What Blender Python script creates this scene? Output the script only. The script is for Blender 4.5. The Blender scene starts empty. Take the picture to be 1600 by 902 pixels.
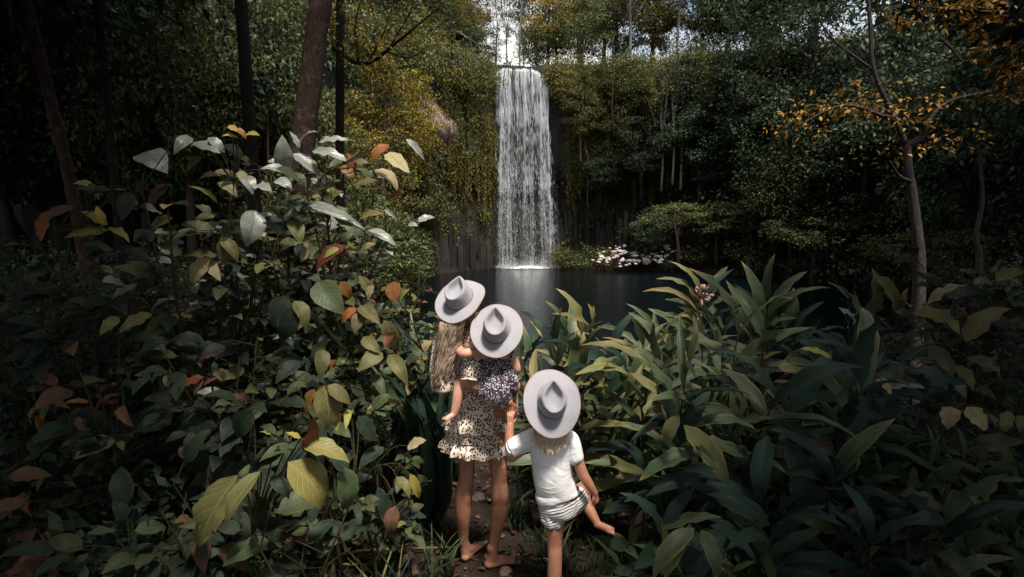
import bpy, bmesh, math, random
import numpy as np
from mathutils import Vector, Matrix, noise
R = math.radians
random.seed(11); RNG = np.random.default_rng(11)
S = bpy.context.scene
COL = S.collection

# ------------------------------------------------------------------ camera, sky, sun, exposure
CAM_Z, PITCH, F = 1.98, R(7.0), 900.0            # F: focal length in photograph pixels (1600 wide)
cam_d = bpy.data.cameras.new('camera'); cam = bpy.data.objects.new('camera', cam_d); COL.objects.link(cam)
cam.location = (0, 0, CAM_Z); cam.rotation_euler = (math.pi/2 - PITCH, 0, 0)
cam_d.sensor_width = 36; cam_d.lens = F/1600*36; cam_d.clip_start = 0.05; cam_d.clip_end = 1500
S.camera = cam
SUN_DIR = Vector((0.16, -0.32, 0.93)).normalized()
SKY, SUN, EXPO = 0.085, 3.3, 1.3
w = bpy.data.worlds.new('World'); S.world = w; w.use_nodes = True
nt = w.node_tree; sky = nt.nodes.new('ShaderNodeTexSky'); sky.sky_type = 'NISHITA'; sky.sun_disc = False
sky.sun_elevation = math.asin(SUN_DIR.z); sky.sun_rotation = math.atan2(SUN_DIR.x, SUN_DIR.y)
sky.air_density = 1.0; sky.dust_density = 4.0; sky.ozone_density = 1.0
nt.nodes['Background'].inputs[1].default_value = SKY
hz = nt.nodes.new('ShaderNodeHueSaturation'); hz.inputs['Saturation'].default_value = .95        # thin bright cloud
nt.links.new(sky.outputs[0], hz.inputs['Color'])
tc = nt.nodes.new('ShaderNodeTexCoord'); mp = nt.nodes.new('ShaderNodeMapping'); mp.inputs['Location'].default_value = (.35, 0, .1); nt.links.new(tc.outputs['Generated'], mp.inputs[0])
cn = nt.nodes.new('ShaderNodeTexNoise'); cn.inputs['Scale'].default_value = 2.2; cn.inputs['Detail'].default_value = 5; nt.links.new(mp.outputs[0], cn.inputs['Vector'])
cr = nt.nodes.new('ShaderNodeValToRGB'); cr.color_ramp.elements[0].position = .40; cr.color_ramp.elements[1].position = .54; nt.links.new(cn.outputs[0], cr.inputs[0])
cm = nt.nodes.new('ShaderNodeMixRGB'); nt.links.new(cr.outputs[0], cm.inputs[0]); nt.links.new(hz.outputs[0], cm.inputs[1]); cm.inputs[2].default_value = (5.6, 5.5, 5.2, 1)      # broken white cloud
nt.links.new(cm.outputs[0], nt.nodes['Background'].inputs[0])
sd = bpy.data.lights.new('sun', 'SUN'); sd.energy = SUN; sd.angle = R(10); sd.color = (1, .92, .80)
so = bpy.data.objects.new('sun', sd); COL.objects.link(so); so.location = (0, 10, 40)
so.rotation_euler = (-SUN_DIR).to_track_quat('-Z', 'Y').to_euler()
S.view_settings.view_transform = 'Standard'; S.view_settings.look = 'None'
S.view_settings.exposure = EXPO; S.view_settings.gamma = 1.0
S.render.engine = 'CYCLES'
cy = S.cycles; cy.max_bounces = 6; cy.diffuse_bounces = 3; cy.glossy_bounces = 3; cy.transmission_bounces = 4; cy.transparent_max_bounces = 12
cy.use_denoising = True; cy.caustics_reflective = False; cy.caustics_refractive = False

def P(px, py, Y):
    """world point on the plane y = Y that the photograph shows at pixel (px, py)"""
    x = (px-800)/F; v = (451-py)/F; c, s = math.cos(PITCH), math.sin(PITCH)
    dy, dz = c + v*s, -s + v*c
    return Vector((x*Y/dy, Y, CAM_Z + dz*Y/dy))
def PX(p):
    c, s = math.cos(PITCH), math.sin(PITCH); z = p[2]-CAM_Z
    d = p[1]*c - z*s; u = p[1]*s + z*c
    return 800 + F*p[0]/d, 451 - F*u/d

# ------------------------------------------------------------------ materials
MATS = {}
class NT:
    def __init__(s, name):
        s.m = bpy.data.materials.new(name); s.m.use_nodes = True; s.t = s.m.node_tree; s.b = s.t.nodes['Principled BSDF']; MATS[name] = s.m
    def n(s, typ, **k):
        o = s.t.nodes.new('ShaderNode'+typ)
        for a, v in k.items():
            if a.startswith('i_'): o.inputs[int(a[2:]) if a[2:].isdigit() else a[2:].replace('_', ' ')].default_value = v
            else: setattr(o, a, v)
        return o
    def l(s, a, b): s.t.links.new(a, b)
    def math(s, op, a, b=None, c=None, clamp=False):
        o = s.n('Math', operation=op); o.use_clamp = clamp
        for i, v in enumerate((a, b, c)):
            if v is None: continue
            if hasattr(v, 'is_linked'): s.l(v, o.inputs[i])
            else: o.inputs[i].default_value = v
        return o.outputs[0]
    def mix(s, fac, a, b, mode='MIX'):
        o = s.n('MixRGB', blend_type=mode)
        for i, v in enumerate((fac, a, b)):
            if hasattr(v, 'is_linked'): s.l(v, o.inputs[i])
            else: o.inputs[i].default_value = v if i == 0 else (*v[:3], 1)
        return o.outputs[0]
    def ramp(s, fac, stops):
        o = s.n('ValToRGB'); e = o.color_ramp.elements
        while len(e) < len(stops): e.new(.5)
        for x, (p, c) in zip(e, stops): x.position = p; x.color = (*c[:3], 1) if hasattr(c, '__len__') else (c, c, c, 1)
        s.l(fac, o.inputs[0]); return o.outputs[0]
    def noise(s, scale, detail=4, rough=.6, vec=None, out=0):
        o = s.n('TexNoise'); o.inputs['Scale'].default_value = scale; o.inputs['Detail'].default_value = detail; o.inputs['Roughness'].default_value = rough
        if vec is not None: s.l(vec, o.inputs['Vector'])
        return o.outputs[out]
    def coord(s, k='Object'): return s.n('TexCoord').outputs[k]
    def set(s, k, v):
        if hasattr(v, 'is_linked'): s.l(v, s.b.inputs[k])
        else: s.b.inputs[k].default_value = (*v, 1) if hasattr(v, '__len__') and len(v) == 3 else v
    def bump(s, h, strength=.4, dist=.01):
        o = s.n('Bump'); o.inputs['Strength'].default_value = strength; o.inputs['Distance'].default_value = dist
        s.l(h, o.inputs['Height']); s.l(o.outputs[0], s.b.inputs['Normal']); return o.outputs[0]

def leaf_mat(name, base, alt, vein=(.12, .14, .06), edge=None, rough=.46, spec=.28, nveins=9, speck=.5, speck_c=(.09, .075, .04), trans=.22, var=.5, sheen=0):
    t = NT(name); uv = t.coord('UV'); sx = t.n('SeparateXYZ'); t.l(uv, sx.inputs[0]); u, v = sx.outputs[0], sx.outputs[1]
    rnd = t.n('ObjectInfo').outputs['Random']
    off = t.n('VectorMath', operation='ADD'); t.l(uv, off.inputs[0]); c3 = t.n('CombineXYZ')
    t.l(t.math('MULTIPLY', rnd, 37.0), c3.inputs[0]); t.l(t.math('MULTIPLY', rnd, 71.0), c3.inputs[1]); t.l(c3.outputs[0], off.inputs[1])
    vec = off.outputs[0]
    n1 = t.noise(3.2, 4, .65, vec)
    col = t.mix(t.ramp(n1, [(.36, 0), (.66, 1)]), base, alt)
    au = t.math('ABSOLUTE', t.math('SUBTRACT', u, .5))
    side = t.math('SINE', t.math('MULTIPLY', t.math('SUBTRACT', v, t.math('MULTIPLY', au, .55)), nveins*6.283))
    sv = t.ramp(side, [(.80, 0), (.99, 1)])
    mid = t.ramp(au, [(.012, 1), (.035, 0)])
    vn = t.math('MAXIMUM', t.math('MULTIPLY', sv, .55), mid)
    col = t.mix(t.math('MULTIPLY', vn, .65), col, vein)
    sp = t.ramp(t.noise(17, 5, .75, vec), [(.56, 0), (.68, 1)])
    col = t.mix(t.math('MULTIPLY', sp, speck), col, speck_c)
    if edge is not None:
        em = t.math('MULTIPLY', t.ramp(au, [(.40, 0), (.47, 1)]), t.ramp(t.noise(2.2, 2, .5, vec), [(.42, 0), (.58, 1)]))
        tip = t.ramp(v, [(.88, 0), (.98, 1)])
        col = t.mix(t.math('MAXIMUM', em, tip), col, edge)
    hs = t.n('HueSaturation'); t.l(col, hs.inputs['Color'])
    t.l(t.math('ADD', t.math('MULTIPLY', rnd, var), 1-var*.5), hs.inputs['Value'])
    t.l(t.math('ADD', t.math('MULTIPLY', t.math('FRACT', t.math('MULTIPLY', rnd, 7.31)), .05), .475), hs.inputs['Hue'])
    t.set('Base Color', hs.outputs[0]); t.set('Roughness', t.math('ADD', t.math('MULTIPLY', n1, .3), rough-.15)); t.set('Specular IOR Level', spec)
    t.bump(t.math('ADD', t.math('MULTIPLY', vn, -1.0), t.math('MULTIPLY', t.noise(9, 3, .6, vec), .8)), .55, .004)
    tr = t.n('BsdfTranslucent'); t.l(hs.outputs[0], tr.inputs[0]); mx = t.n('MixShader'); mx.inputs[0].default_value = trans
    t.l(t.b.outputs[0], mx.inputs[1]); t.l(tr.outputs[0], mx.inputs[2]); t.l(mx.outputs[0], t.t.nodes['Material Output'].inputs[0])
    return t.m

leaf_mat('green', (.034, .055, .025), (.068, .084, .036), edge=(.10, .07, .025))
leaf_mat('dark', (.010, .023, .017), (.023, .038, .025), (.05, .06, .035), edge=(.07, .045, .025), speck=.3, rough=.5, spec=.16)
leaf_mat('olive', (.072, .076, .026), (.135, .125, .045), (.22, .2, .09), edge=(.16, .09, .03), speck=.6)
leaf_mat('lime', (.18, .185, .042), (.27, .26, .075), (.36, .34, .13), speck=.35)
leaf_mat('yellow', (.36, .26, .04), (.30, .27, .06), (.45, .38, .12), speck=.35)
leaf_mat('orange', (.20, .075, .022), (.26, .14, .033), (.2, .08, .03), speck=.5)
leaf_mat('red', (.10, .018, .015), (.16, .038, .022), (.25, .08, .04), speck=.3)
leaf_mat('brown', (.075, .038, .024), (.13, .065, .04), (.08, .045, .03), speck=.6, rough=.65, spec=.25)
leaf_mat('pale', (.17, .19, .165), (.29, .30, .275), (.12, .13, .10), speck=.55, rough=.34, spec=.6)  # grey sky sheen painted into the leaf colour
leaf_mat('tan', (.24, .19, .10), (.32, .27, .16), (.16, .12, .06), speck=.6, rough=.55)
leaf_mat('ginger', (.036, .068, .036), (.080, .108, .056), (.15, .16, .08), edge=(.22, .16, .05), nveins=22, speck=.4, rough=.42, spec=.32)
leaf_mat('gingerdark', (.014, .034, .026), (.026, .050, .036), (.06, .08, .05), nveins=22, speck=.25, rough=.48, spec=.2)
leaf_mat('gingerolive', (.13, .135, .052), (.19, .18, .08), (.24, .22, .11), edge=(.30, .20, .05), nveins=22, speck=.55)

def foliage_mat(name, c1, c2, trans=.25, rough=.55, spec=.14, tvar=.95):
    t = NT(name); g = t.n('NewGeometry').outputs['Random Per Island']; r = t.n('ObjectInfo').outputs['Random']
    col = t.mix(t.ramp(g, [(.15, 0), (.9, 1)]), c1, c2)
    hs = t.n('HueSaturation'); t.l(col, hs.inputs['Color'])
    t.l(t.math('ADD', t.math('MULTIPLY', r, tvar), 1-tvar*.5), hs.inputs['Value'])
    t.l(t.math('ADD', t.math('MULTIPLY', t.math('FRACT', t.math('MULTIPLY', r, 5.7)), .03), .487), hs.inputs['Hue'])
    t.set('Base Color', hs.outputs[0]); t.set('Roughness', rough); t.set('Specular IOR Level', spec)
    tr = t.n('BsdfTranslucent'); t.l(hs.outputs[0], tr.inputs[0]); mx = t.n('MixShader'); mx.inputs[0].default_value = trans
    t.l(t.b.outputs[0], mx.inputs[1]); t.l(tr.outputs[0], mx.inputs[2]); t.l(mx.outputs[0], t.t.nodes['Material Output'].inputs[0])
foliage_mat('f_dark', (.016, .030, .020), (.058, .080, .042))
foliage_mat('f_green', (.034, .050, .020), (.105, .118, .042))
foliage_mat('f_yellow', (.10, .085, .018), (.34, .25, .040))
foliage_mat('f_olive', (.062, .062, .020), (.172, .154, .050))
foliage_mat('f_grey', (.045, .05, .034), (.11, .11, .075))
foliage_mat('f_amber', (.14, .075, .014), (.36, .22, .04))
foliage_mat('f_rust', (.09, .04, .02), (.20, .10, .05))
foliage_mat('f_moss', (.065, .062, .015), (.19, .155, .030))
foliage_mat('f_grass', (.022, .036, .016), (.060, .078, .034))
foliage_mat('f_litter', (.024, .014, .010), (.10, .054, .036), trans=0, rough=.8)

def bark_mat(name, c1, c2, c3, scale=6, mott=.5):
    t = NT(name); co = t.coord(); mp = t.n('Mapping'); t.l(co, mp.inputs[0]); mp.inputs['Scale'].default_value = (1, 1, .22)
    a = t.noise(scale*4, 6, .7, mp.outputs[0]); b = t.noise(scale*1.7, 6, .7, co)
    col = t.mix(a, c1, c2); col = t.mix(t.math('MULTIPLY', t.ramp(b, [(.54, 0), (.62, 1)]), mott), col, c3)
    t.set('Base Color', col); t.set('Roughness', .85); t.set('Specular IOR Level', .2); t.bump(a, 1, .06)
bark_mat('bark', (.022, .013, .012), (.085, .050, .043), (.20, .14, .12))
bark_mat('bark_grey', (.018, .015, .014), (.060, .051, .048), (.12, .105, .10))
bark_mat('bark_dark', (.012, .009, .008), (.034, .026, .022), (.07, .055, .05))
bark_mat('bark_pale', (.16, .14, .12), (.36, .33, .30), (.10, .08, .07))
bark_mat('stem', (.035, .035, .015), (.09, .075, .035), (.12, .08, .05), 20)
bark_mat('stem_yellow', (.30, .25, .09), (.42, .36, .15), (.2, .14, .06), 14)

t = NT('soil'); co = t.coord(); a = t.noise(9, 8, .7, co); b = t.noise(60, 4, .7, co)
t.set('Base Color', t.mix(b, t.ramp(a, [(.35, (.008, .008, .006)), (.62, (.026, .018, .013))]), (.03, .02, .015))); t.set('Roughness', .95); t.set('Specular IOR Level', .15)
t.bump(t.math('ADD', a, t.math('MULTIPLY', b, .5)), .9, .04)
t = NT('rock'); co = t.coord(); a = t.noise(1.2, 8, .72, co); b = t.noise(7, 6, .7, co); mp = t.n('Mapping'); t.l(co, mp.inputs[0]); mp.inputs['Scale'].default_value = (2.2, 2.2, .16)
st = t.noise(1.0, 6, .7, mp.outputs[0])
c = t.mix(b, (.014, .011, .012), (.055, .042, .042)); c = t.mix(t.ramp(st, [(.52, 0), (.64, .8)]), c, (.065, .044, .044))
c = t.mix(t.ramp(a, [(.48, 0), (.62, .85)]), c, (.050, .052, .016)); rv = t.n('HueSaturation'); t.l(c, rv.inputs['Color']); t.l(t.math('ADD', t.math('MULTIPLY', t.n('ObjectInfo').outputs['Random'], .7), .22), rv.inputs['Value']); t.set('Base Color', rv.outputs[0]); t.set('Roughness', .7); t.bump(t.math('ADD', b, st), 1, .15)
t = NT('rock_pink'); co = t.coord(); a = t.noise(3, 8, .75, co); mp = t.n('Mapping'); t.l(co, mp.inputs[0]); mp.inputs['Scale'].default_value = (3, 3, .5)
t.set('Base Color', t.mix(t.ramp(t.noise(2, 6, .7, mp.outputs[0]), [(.38, 0), (.6, 1)]), (.09, .045, .045), (.42, .27, .27))); t.set('Roughness', .85); t.bump(a, 1, .2)
t = NT('boulder'); co = t.coord(); a = t.noise(3, 7, .7, co)
hs = t.mix(t.ramp(a, [(.36, 0), (.58, 1)]), (.13, .105, .105), (.46, .41, .42)); t.set('Base Color', hs); t.set('Roughness', .8); t.bump(a, .8, .1)
t = NT('stone'); co = t.coord(); a = t.noise(9, 7, .7, co); t.set('Base Color', t.mix(a, (.05, .034, .028), (.21, .14, .115))); t.set('Roughness', .9); t.bump(a, .8, .02)

t = NT('pool'); co = t.coord(); mp = t.n('Mapping'); t.l(co, mp.inputs[0]); mp.inputs['Scale'].default_value = (1, 2.6, 1)
t.set('Base Color', (.0008, .0030, .0045)); t.set('Roughness', .06); t.set('IOR', 1.33); t.set('Specular IOR Level', .35)
t.bump(t.math('ADD', t.noise(1.7, 4, .6, mp.outputs[0]), t.math('MULTIPLY', t.noise(6, 3, .6, mp.outputs[0]), .4)), .7, .06)
t = NT('falling_water'); t.set('Base Color', (.74, .79, .85)); t.set('Roughness', .35); g = t.n('NewGeometry').outputs['Random Per Island']
tr = t.n('BsdfTranslucent'); tr.inputs[0].default_value = (.86, .9, .95, 1); mx = t.n('MixShader'); mx.inputs[0].default_value = .5
t.l(t.b.outputs[0], mx.inputs[1]); t.l(tr.outputs[0], mx.inputs[2]); tp = t.n('BsdfTransparent'); m2 = t.n('MixShader'); t.l(t.math('ADD', t.math('MULTIPLY', g, .45), .18), m2.inputs[0])
t.l(tp.outputs[0], m2.inputs[1]); t.l(mx.outputs[0], m2.inputs[2]); t.l(m2.outputs[0], t.t.nodes['Material Output'].inputs[0])
t = NT('water_veil'); t.set('Base Color', (.80, .85, .92)); t.set('Roughness', .5); co = t.coord('UV'); mp = t.n('Mapping'); t.l(co, mp.inputs[0]); mp.inputs['Scale'].default_value = (34, 3.2, 1)
mq = t.n('Mapping'); t.l(co, mq.inputs[0]); mq.inputs['Scale'].default_value = (150, 60, 1)
al = t.math('MULTIPLY', t.ramp(t.noise(1, 6, .65, mp.outputs[0]), [(.42, .0), (.74, .6)]), t.ramp(t.noise(1, 3, .7, mq.outputs[0]), [(.3, .35), (.65, 1)]))
sx = t.n('SeparateXYZ'); t.l(co, sx.inputs[0]); al = t.math('MULTIPLY', al, t.ramp(sx.outputs[0], [(0, 1), (.20, .9), (.29, .12), (.42, .3), (.52, .8), (.62, .3), (.72, .28), (.85, .9), (.97, 1)]))
tp = t.n('BsdfTransparent'); m2 = t.n('MixShader'); t.l(al, m2.inputs[0]); t.l(tp.outputs[0], m2.inputs[1]); t.l(t.b.outputs[0], m2.inputs[2]); t.l(m2.outputs[0], t.t.nodes['Material Output'].inputs[0])
t = NT('foam'); co = t.coord(); a = t.noise(3.0, 7, .75, co); t.set('Base Color', (.82, .86, .9)); t.set('Roughness', .6); g = t.coord('UV'); sx = t.n('SeparateXYZ'); t.l(g, sx.inputs[0])
al = t.math('MULTIPLY', t.ramp(a, [(.36, .1), (.56, 1)]), t.ramp(sx.outputs[0], [(.25, 1), (.98, 0)]))
tp = t.n('BsdfTransparent'); m2 = t.n('MixShader'); t.l(al, m2.inputs[0]); t.l(tp.outputs[0], m2.inputs[1]); t.l(t.b.outputs[0], m2.inputs[2]); t.l(m2.outputs[0], t.t.nodes['Material Output'].inputs[0])

def skin_mat(name, c1, c2):
    t = NT(name); co = t.coord(); a = t.noise(22, 5, .6, co); a2 = t.noise(5, 3, .6, co); t.set('Base Color', t.mix(t.math('MULTIPLY', t.ramp(a2, [(.42, 0), (.66, 1)]), .38), t.mix(t.ramp(a, [(.3, 0), (.7, 1)]), c1, c2), (c1[0]*.72, c1[1]*.55, c1[2]*.5))); t.set('Roughness', .52); t.set('Specular IOR Level', .4)
    t.set('Subsurface Weight', .12); t.b.inputs['Subsurface Radius'].default_value = (.02, .008, .004); t.b.inputs['Subsurface Scale'].default_value = .5; t.bump(t.noise(190, 3, .6, co), .12, .002)
skin_mat('skin_woman', (.30, .135, .082), (.39, .19, .125)); skin_mat('skin_baby', (.50, .26, .19), (.60, .33, .25)); skin_mat('skin_child', (.38, .17, .105), (.48, .23, .15))
t = NT('toenail'); t.set('Base Color', (.60, .42, .36)); t.set('Roughness', .3)
t = NT('felt'); co = t.coord(); a = t.noise(45, 6, .7, co); b = t.noise(9, 4, .6, co); t.set('Base Color', t.mix(t.math('ADD', t.math('MULTIPLY', a, .6), t.math('MULTIPLY', b, .4)), (.24, .234, .268), (.335, .327, .37))); t.set('Roughness', .95); t.set('Specular IOR Level', .1); t.set('Sheen Weight', .25); t.bump(t.math('ADD', t.noise(300, 2, .6, co), t.math('MULTIPLY', b, 4.0)), .35, .003)
t = NT('hat_ribbon'); t.set('Base Color', (.10, .088, .10)); t.set('Roughness', .8)
t = NT('hat_piping'); t.set('Base Color', (.30, .21, .19)); t.set('Roughness', .8)
def cloth_bump(t, co, s=700): t.bump(t.math('ADD', t.noise(38, 5, .65, co), t.math('MULTIPLY', t.noise(s, 2, .5, co), .3)), .5, .008)
t = NT('spotted_cloth'); co = t.coord(); vo = t.n('TexVoronoi'); vo.inputs['Scale'].default_value = 84; vo.inputs['Randomness'].default_value = .8
mp = t.n('Mapping'); t.l(co, mp.inputs[0]); mp.inputs['Scale'].default_value = (1, .45, .82); t.l(mp.outputs[0], vo.inputs[0])
t.set('Base Color', t.mix(t.ramp(vo.outputs['Distance'], [(.40, 1), (.47, 0)]), (.70, .585, .49), (.035, .025, .028))); t.set('Roughness', .85); t.set('Sheen Weight', .1); cloth_bump(t, co)
t = NT('floral_cloth'); co = t.coord(); vo = t.n('TexVoronoi'); vo.inputs['Scale'].default_value = 125; t.l(co, vo.inputs[0]); sx = t.n('SeparateColor'); t.l(vo.outputs['Color'], sx.inputs[0])
pet = t.ramp(sx.outputs[0], [(0, (.58, .52, .56)), (.5, (.50, .34, .42)), (.75, (.30, .30, .42)), (.95, (.62, .58, .60))])
k = t.math('MULTIPLY', t.ramp(vo.outputs['Distance'], [(.34, 1), (.46, 0)]), t.ramp(sx.outputs[1], [(.18, 0), (.22, 1)]))
t.set('Base Color', t.mix(k, (.018, .016, .024), pet)); t.set('Roughness', .85); cloth_bump(t, co)
t = NT('white_cotton'); co = t.coord(); t.set('Base Color', (.80, .79, .81)); t.set('Roughness', .9); t.set('Sheen Weight', .1)
mp = t.n('Mapping'); t.l(co, mp.inputs[0]); mp.inputs['Rotation'].default_value = (0, .75, 0); mp.inputs['Scale'].default_value = (4, 4, 11)
wr = t.n('TexNoise'); wr.inputs['Scale'].default_value = 1.5; wr.inputs['Detail'].default_value = 3; wr.inputs['Distortion'].default_value = 1.2; t.l(mp.outputs[0], wr.inputs[0])
t.bump(t.math('ADD', wr.outputs[0], t.math('MULTIPLY', t.noise(600, 2, .5, co), .03)), .42, .022)
t = NT('striped_cotton'); co = t.coord(); nz = t.noise(14, 2, .5, co); sx = t.n('SeparateXYZ'); t.l(co, sx.inputs[0])
zz = t.math('ADD', t.math('ADD', sx.outputs[2], t.math('MULTIPLY', sx.outputs[0], -.25)), t.math('MULTIPLY', nz, .035))
t.set('Base Color', t.mix(t.ramp(t.math('SINE', t.math('MULTIPLY', zz, 6.283/.0145)), [(.42, 0), (.6, 1)]), (.72, .71, .73), (.035, .032, .045))); t.set('Roughness', .9); cloth_bump(t, co)
def hair_mat(name, c1, c2):
    t = NT(name); g = t.n('NewGeometry').outputs['Random Per Island']; t.set('Base Color', t.mix(g, c1, c2)); t.set('Roughness', .45); t.set('Specular IOR Level', .4)
hair_mat('hair_ash', (.13, .082, .055), (.50, .39, .30)); hair_mat('hair_blonde', (.60, .46, .32), (.86, .77, .62))
t = NT('ginger_flower'); t.set('Base Color', (.45, .24, .24)); t.set('Roughness', .6)

# ------------------------------------------------------------------ helpers
def mesh_np(name, V, F, mats=(), uv=None, smooth=True, mi=None):
    V = np.asarray(V, np.float32); F = np.asarray(F, np.int32); me = bpy.data.meshes.new(name)
    m, k = F.shape; me.vertices.add(len(V)); me.vertices.foreach_set('co', V.ravel())
    me.loops.add(m*k); me.loops.foreach_set('vertex_index', F.ravel()); me.polygons.add(m)
    me.polygons.foreach_set('loop_start', np.arange(0, m*k, k, dtype=np.int32))
    if smooth: me.polygons.foreach_set('use_smooth', np.ones(m, bool))
    if mi is not None: me.polygons.foreach_set('material_index', np.asarray(mi, np.int32))
    if uv is not None:
        l = me.uv_layers.new(name='UVMap'); l.data.foreach_set('uv', np.asarray(uv, np.float32)[F.ravel()].ravel())
    for x in mats: me.materials.append(MATS[x])
    me.update(calc_edges=True); me.validate(); return me
def ob(name, me, parent=None, loc=None, mat4=None):
    o = bpy.data.objects.new(name, me); COL.objects.link(o)
    if parent is not None: o.parent = parent
    if mat4 is not None: o.matrix_basis = mat4
    elif loc is not None: o.location = loc
    return o
def tag(o, label=None, cat=None, group=None, kind=None):
    if label: o['label'] = label
    if cat: o['category'] = cat
    if group: o['group'] = group
    if kind: o['kind'] = kind
    return o
def empty(name, loc, label, cat, group=None, rz=0):
    o = bpy.data.objects.new(name, None); COL.objects.link(o); o.location = loc; o.rotation_euler = (0, 0, rz); o.empty_display_size = .1
    return tag(o, label, cat, group)
class MB:
    """collects pieces of geometry (quads) for ONE mesh"""
    def __init__(s): s.V, s.F, s.U, s.M, s.n = [], [], [], [], 0
    def add(s, V, F, U=None, mi=0):
        V = np.asarray(V, float); F = np.asarray(F, int); s.V.append(V); s.F.append(F+s.n); s.n += len(V)
        s.U.append(np.zeros((len(V), 2)) if U is None else U); s.M.append(np.full(len(F), mi)); return s
    def mesh(s, name, mats, smooth=True, origin=None):
        V = np.concatenate(s.V)
        if origin is not None: V = V-np.array(origin)
        return mesh_np(name, V, np.concatenate(s.F), mats, np.concatenate(s.U), smooth, np.concatenate(s.M))
def catmull(A, sub):
    A = np.asarray(A, float)
    if len(A) < 3 or sub == 1: 
        n = (len(A)-1)*sub+1; x = np.linspace(0, len(A)-1, n); return np.stack([np.interp(x, range(len(A)), A[:, j]) for j in range(A.shape[1])], 1)
    Q = np.concatenate([[2*A[0]-A[1]], A, [2*A[-1]-A[-2]]]); out = []
    for i in range(len(A)-1):
        p0, p1, p2, p3 = Q[i:i+4]
        for k in range(sub):
            u = k/sub; out.append(.5*((2*p1)+(p2-p0)*u+(2*p0-5*p1+4*p2-p3)*u*u+(3*p1-p0-3*p2+p3)*u**3))
    out.append(A[-1]); return np.array(out)
def tube(pts, rad, n=10, sub=4, side=None, cap=True, mod=None, round_cap=False):
    """swept tube; rad: radii or pairs (across SIDE, along the other). Returns V, F, UV."""
    pts = np.array([tuple(p) for p in pts], float); rad = np.array([(r, r) if not hasattr(r, '__len__') else r for r in rad], float)
    C = catmull(pts, sub); Rr = np.maximum(catmull(rad, sub), 1e-4); m = len(C)
    T = np.gradient(C, axis=0); T /= np.linalg.norm(T, axis=1)[:, None]+1e-9
    if round_cap:
        k = np.array([.0, .5, .87]); 
        def cp(c, t, r): return c+t*r.mean()*.0
        pre = [C[0]-T[0]*Rr[0].mean()*s for s in (1, .87, .5)]; prer = [Rr[0]*s for s in (.05, .5, .87)]
        post = [C[-1]+T[-1]*Rr[-1].mean()*s for s in (.5, .87, 1)]; postr = [Rr[-1]*s for s in (.87, .5, .05)]
        C = np.concatenate([pre, C, post]); Rr = np.concatenate([prer, Rr, postr]); T = np.concatenate([[T[0]]*3, T, [T[-1]]*3]); m = len(C)
    elif cap:
        C = np.concatenate([C[:1], C, C[-1:]]); Rr = np.concatenate([Rr[:1]*.01, Rr, Rr[-1:]*.01]); T = np.concatenate([T[:1], T, T[-1:]]); m = len(C)
    a = np.arange(n)/n*2*math.pi; V = np.zeros((m, n, 3)); X = None
    for i in range(m):
        if side is not None: x = np.array(side, float)
        elif X is None: x = np.array((1., .13, .2)) if abs(T[i][0]) < .8 else np.array((0., 1, .2))
        else: x = X
        x = x-T[i]*x.dot(T[i]); x /= np.linalg.norm(x)+1e-9; X = x; y = np.cross(T[i], x)
        rr = np.ones(n) if mod is None else np.array([mod(i/(m-1), q) for q in a])
        V[i] = C[i]+np.outer(np.cos(a)*Rr[i, 0]*rr, x)+np.outer(np.sin(a)*Rr[i, 1]*rr, y)
    i, j = np.meshgrid(np.arange(m-1), np.arange(n), indexing='ij'); j2 = (j+1) % n
    Fq = np.stack([i*n+j, i*n+j2, (i+1)*n+j2, (i+1)*n+j], -1).reshape(-1, 4)
    U = np.stack(np.meshgrid(a/6.2832, np.linspace(0, 1, m)), -1).reshape(-1, 2)
    return V.reshape(-1, 3), Fq, U
def grid(nu, nv, fn):
    u, v = np.meshgrid(np.linspace(0, 1, nu), np.linspace(0, 1, nv), indexing='ij'); V = fn(u.ravel(), v.ravel())
    i, j = np.meshgrid(np.arange(nu-1), np.arange(nv-1), indexing='ij')
    Fq = np.stack([i*nv+j, (i+1)*nv+j, (i+1)*nv+j+1, i*nv+j+1], -1).reshape(-1, 4)
    return V, Fq, np.stack([u.ravel(), v.ravel()], 1)
def nrm(a): return a/(np.linalg.norm(a, axis=-1, keepdims=True)+1e-9)
DIA = (np.array([(0, 0, 0), (-.5, .42, .10), (0, 1, -.06), (.5, .42, .10)]), np.array([(0, 1, 2, 3)]))
LONG = (np.array([(0, 0, 0), (-.5, .35, .06), (-.36, .75, -.02), (0, 1.0, -.16), (.36, .75, -.02), (.5, .35, .06)]), np.array([(0, 1, 2, 5), (2, 3, 4, 5)]))
def scatter(tmpl, pos, d, nr, L, W):
    """copies of a leaf template: base POS, direction D, face normal NR, length L, width W"""
    T, Ft = tmpl; d = nrm(d); x = nrm(np.cross(d, nr)); z = np.cross(x, d); k = len(T); N = len(pos)
    V = pos[:, None]+T[None, :, 0, None]*(x*W[:, None])[:, None]+T[None, :, 1, None]*(d*L[:, None])[:, None]+T[None, :, 2, None]*(z*L[:, None])[:, None]
    Fq = (Ft[None]+(np.arange(N)*k)[:, None, None]).reshape(-1, 4); return V.reshape(-1, 3), Fq
def clump_leaves(C, per, rad, size, flat=.55, up=.75, tmpl=DIA, droop=-.25, seed=0, wr=.5, lim=None):
    """leaves gathered in uneven clumps round the centres C; RAD and SIZE are arrays"""
    r = np.random.default_rng(seed); n = len(C)*per; c = np.repeat(C, per, 0); rd = np.repeat(rad, per)[:, None]; sz = np.repeat(size, per)*r.uniform(.6, 1.3, n)
    q = nrm(r.normal(size=(n, 3)))*np.cbrt(r.uniform(.05, 1, n))[:, None]; q[:, 2] *= flat
    p = c+q*rd; d = nrm(q+r.normal(size=(n, 3))*.55+np.array((0, 0, droop))); nr = nrm(np.array((0, 0, up))+q*.5+r.normal(size=(n, 3))*.45)
    return scatter(tmpl, p, d, nr, sz, sz*wr)
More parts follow.
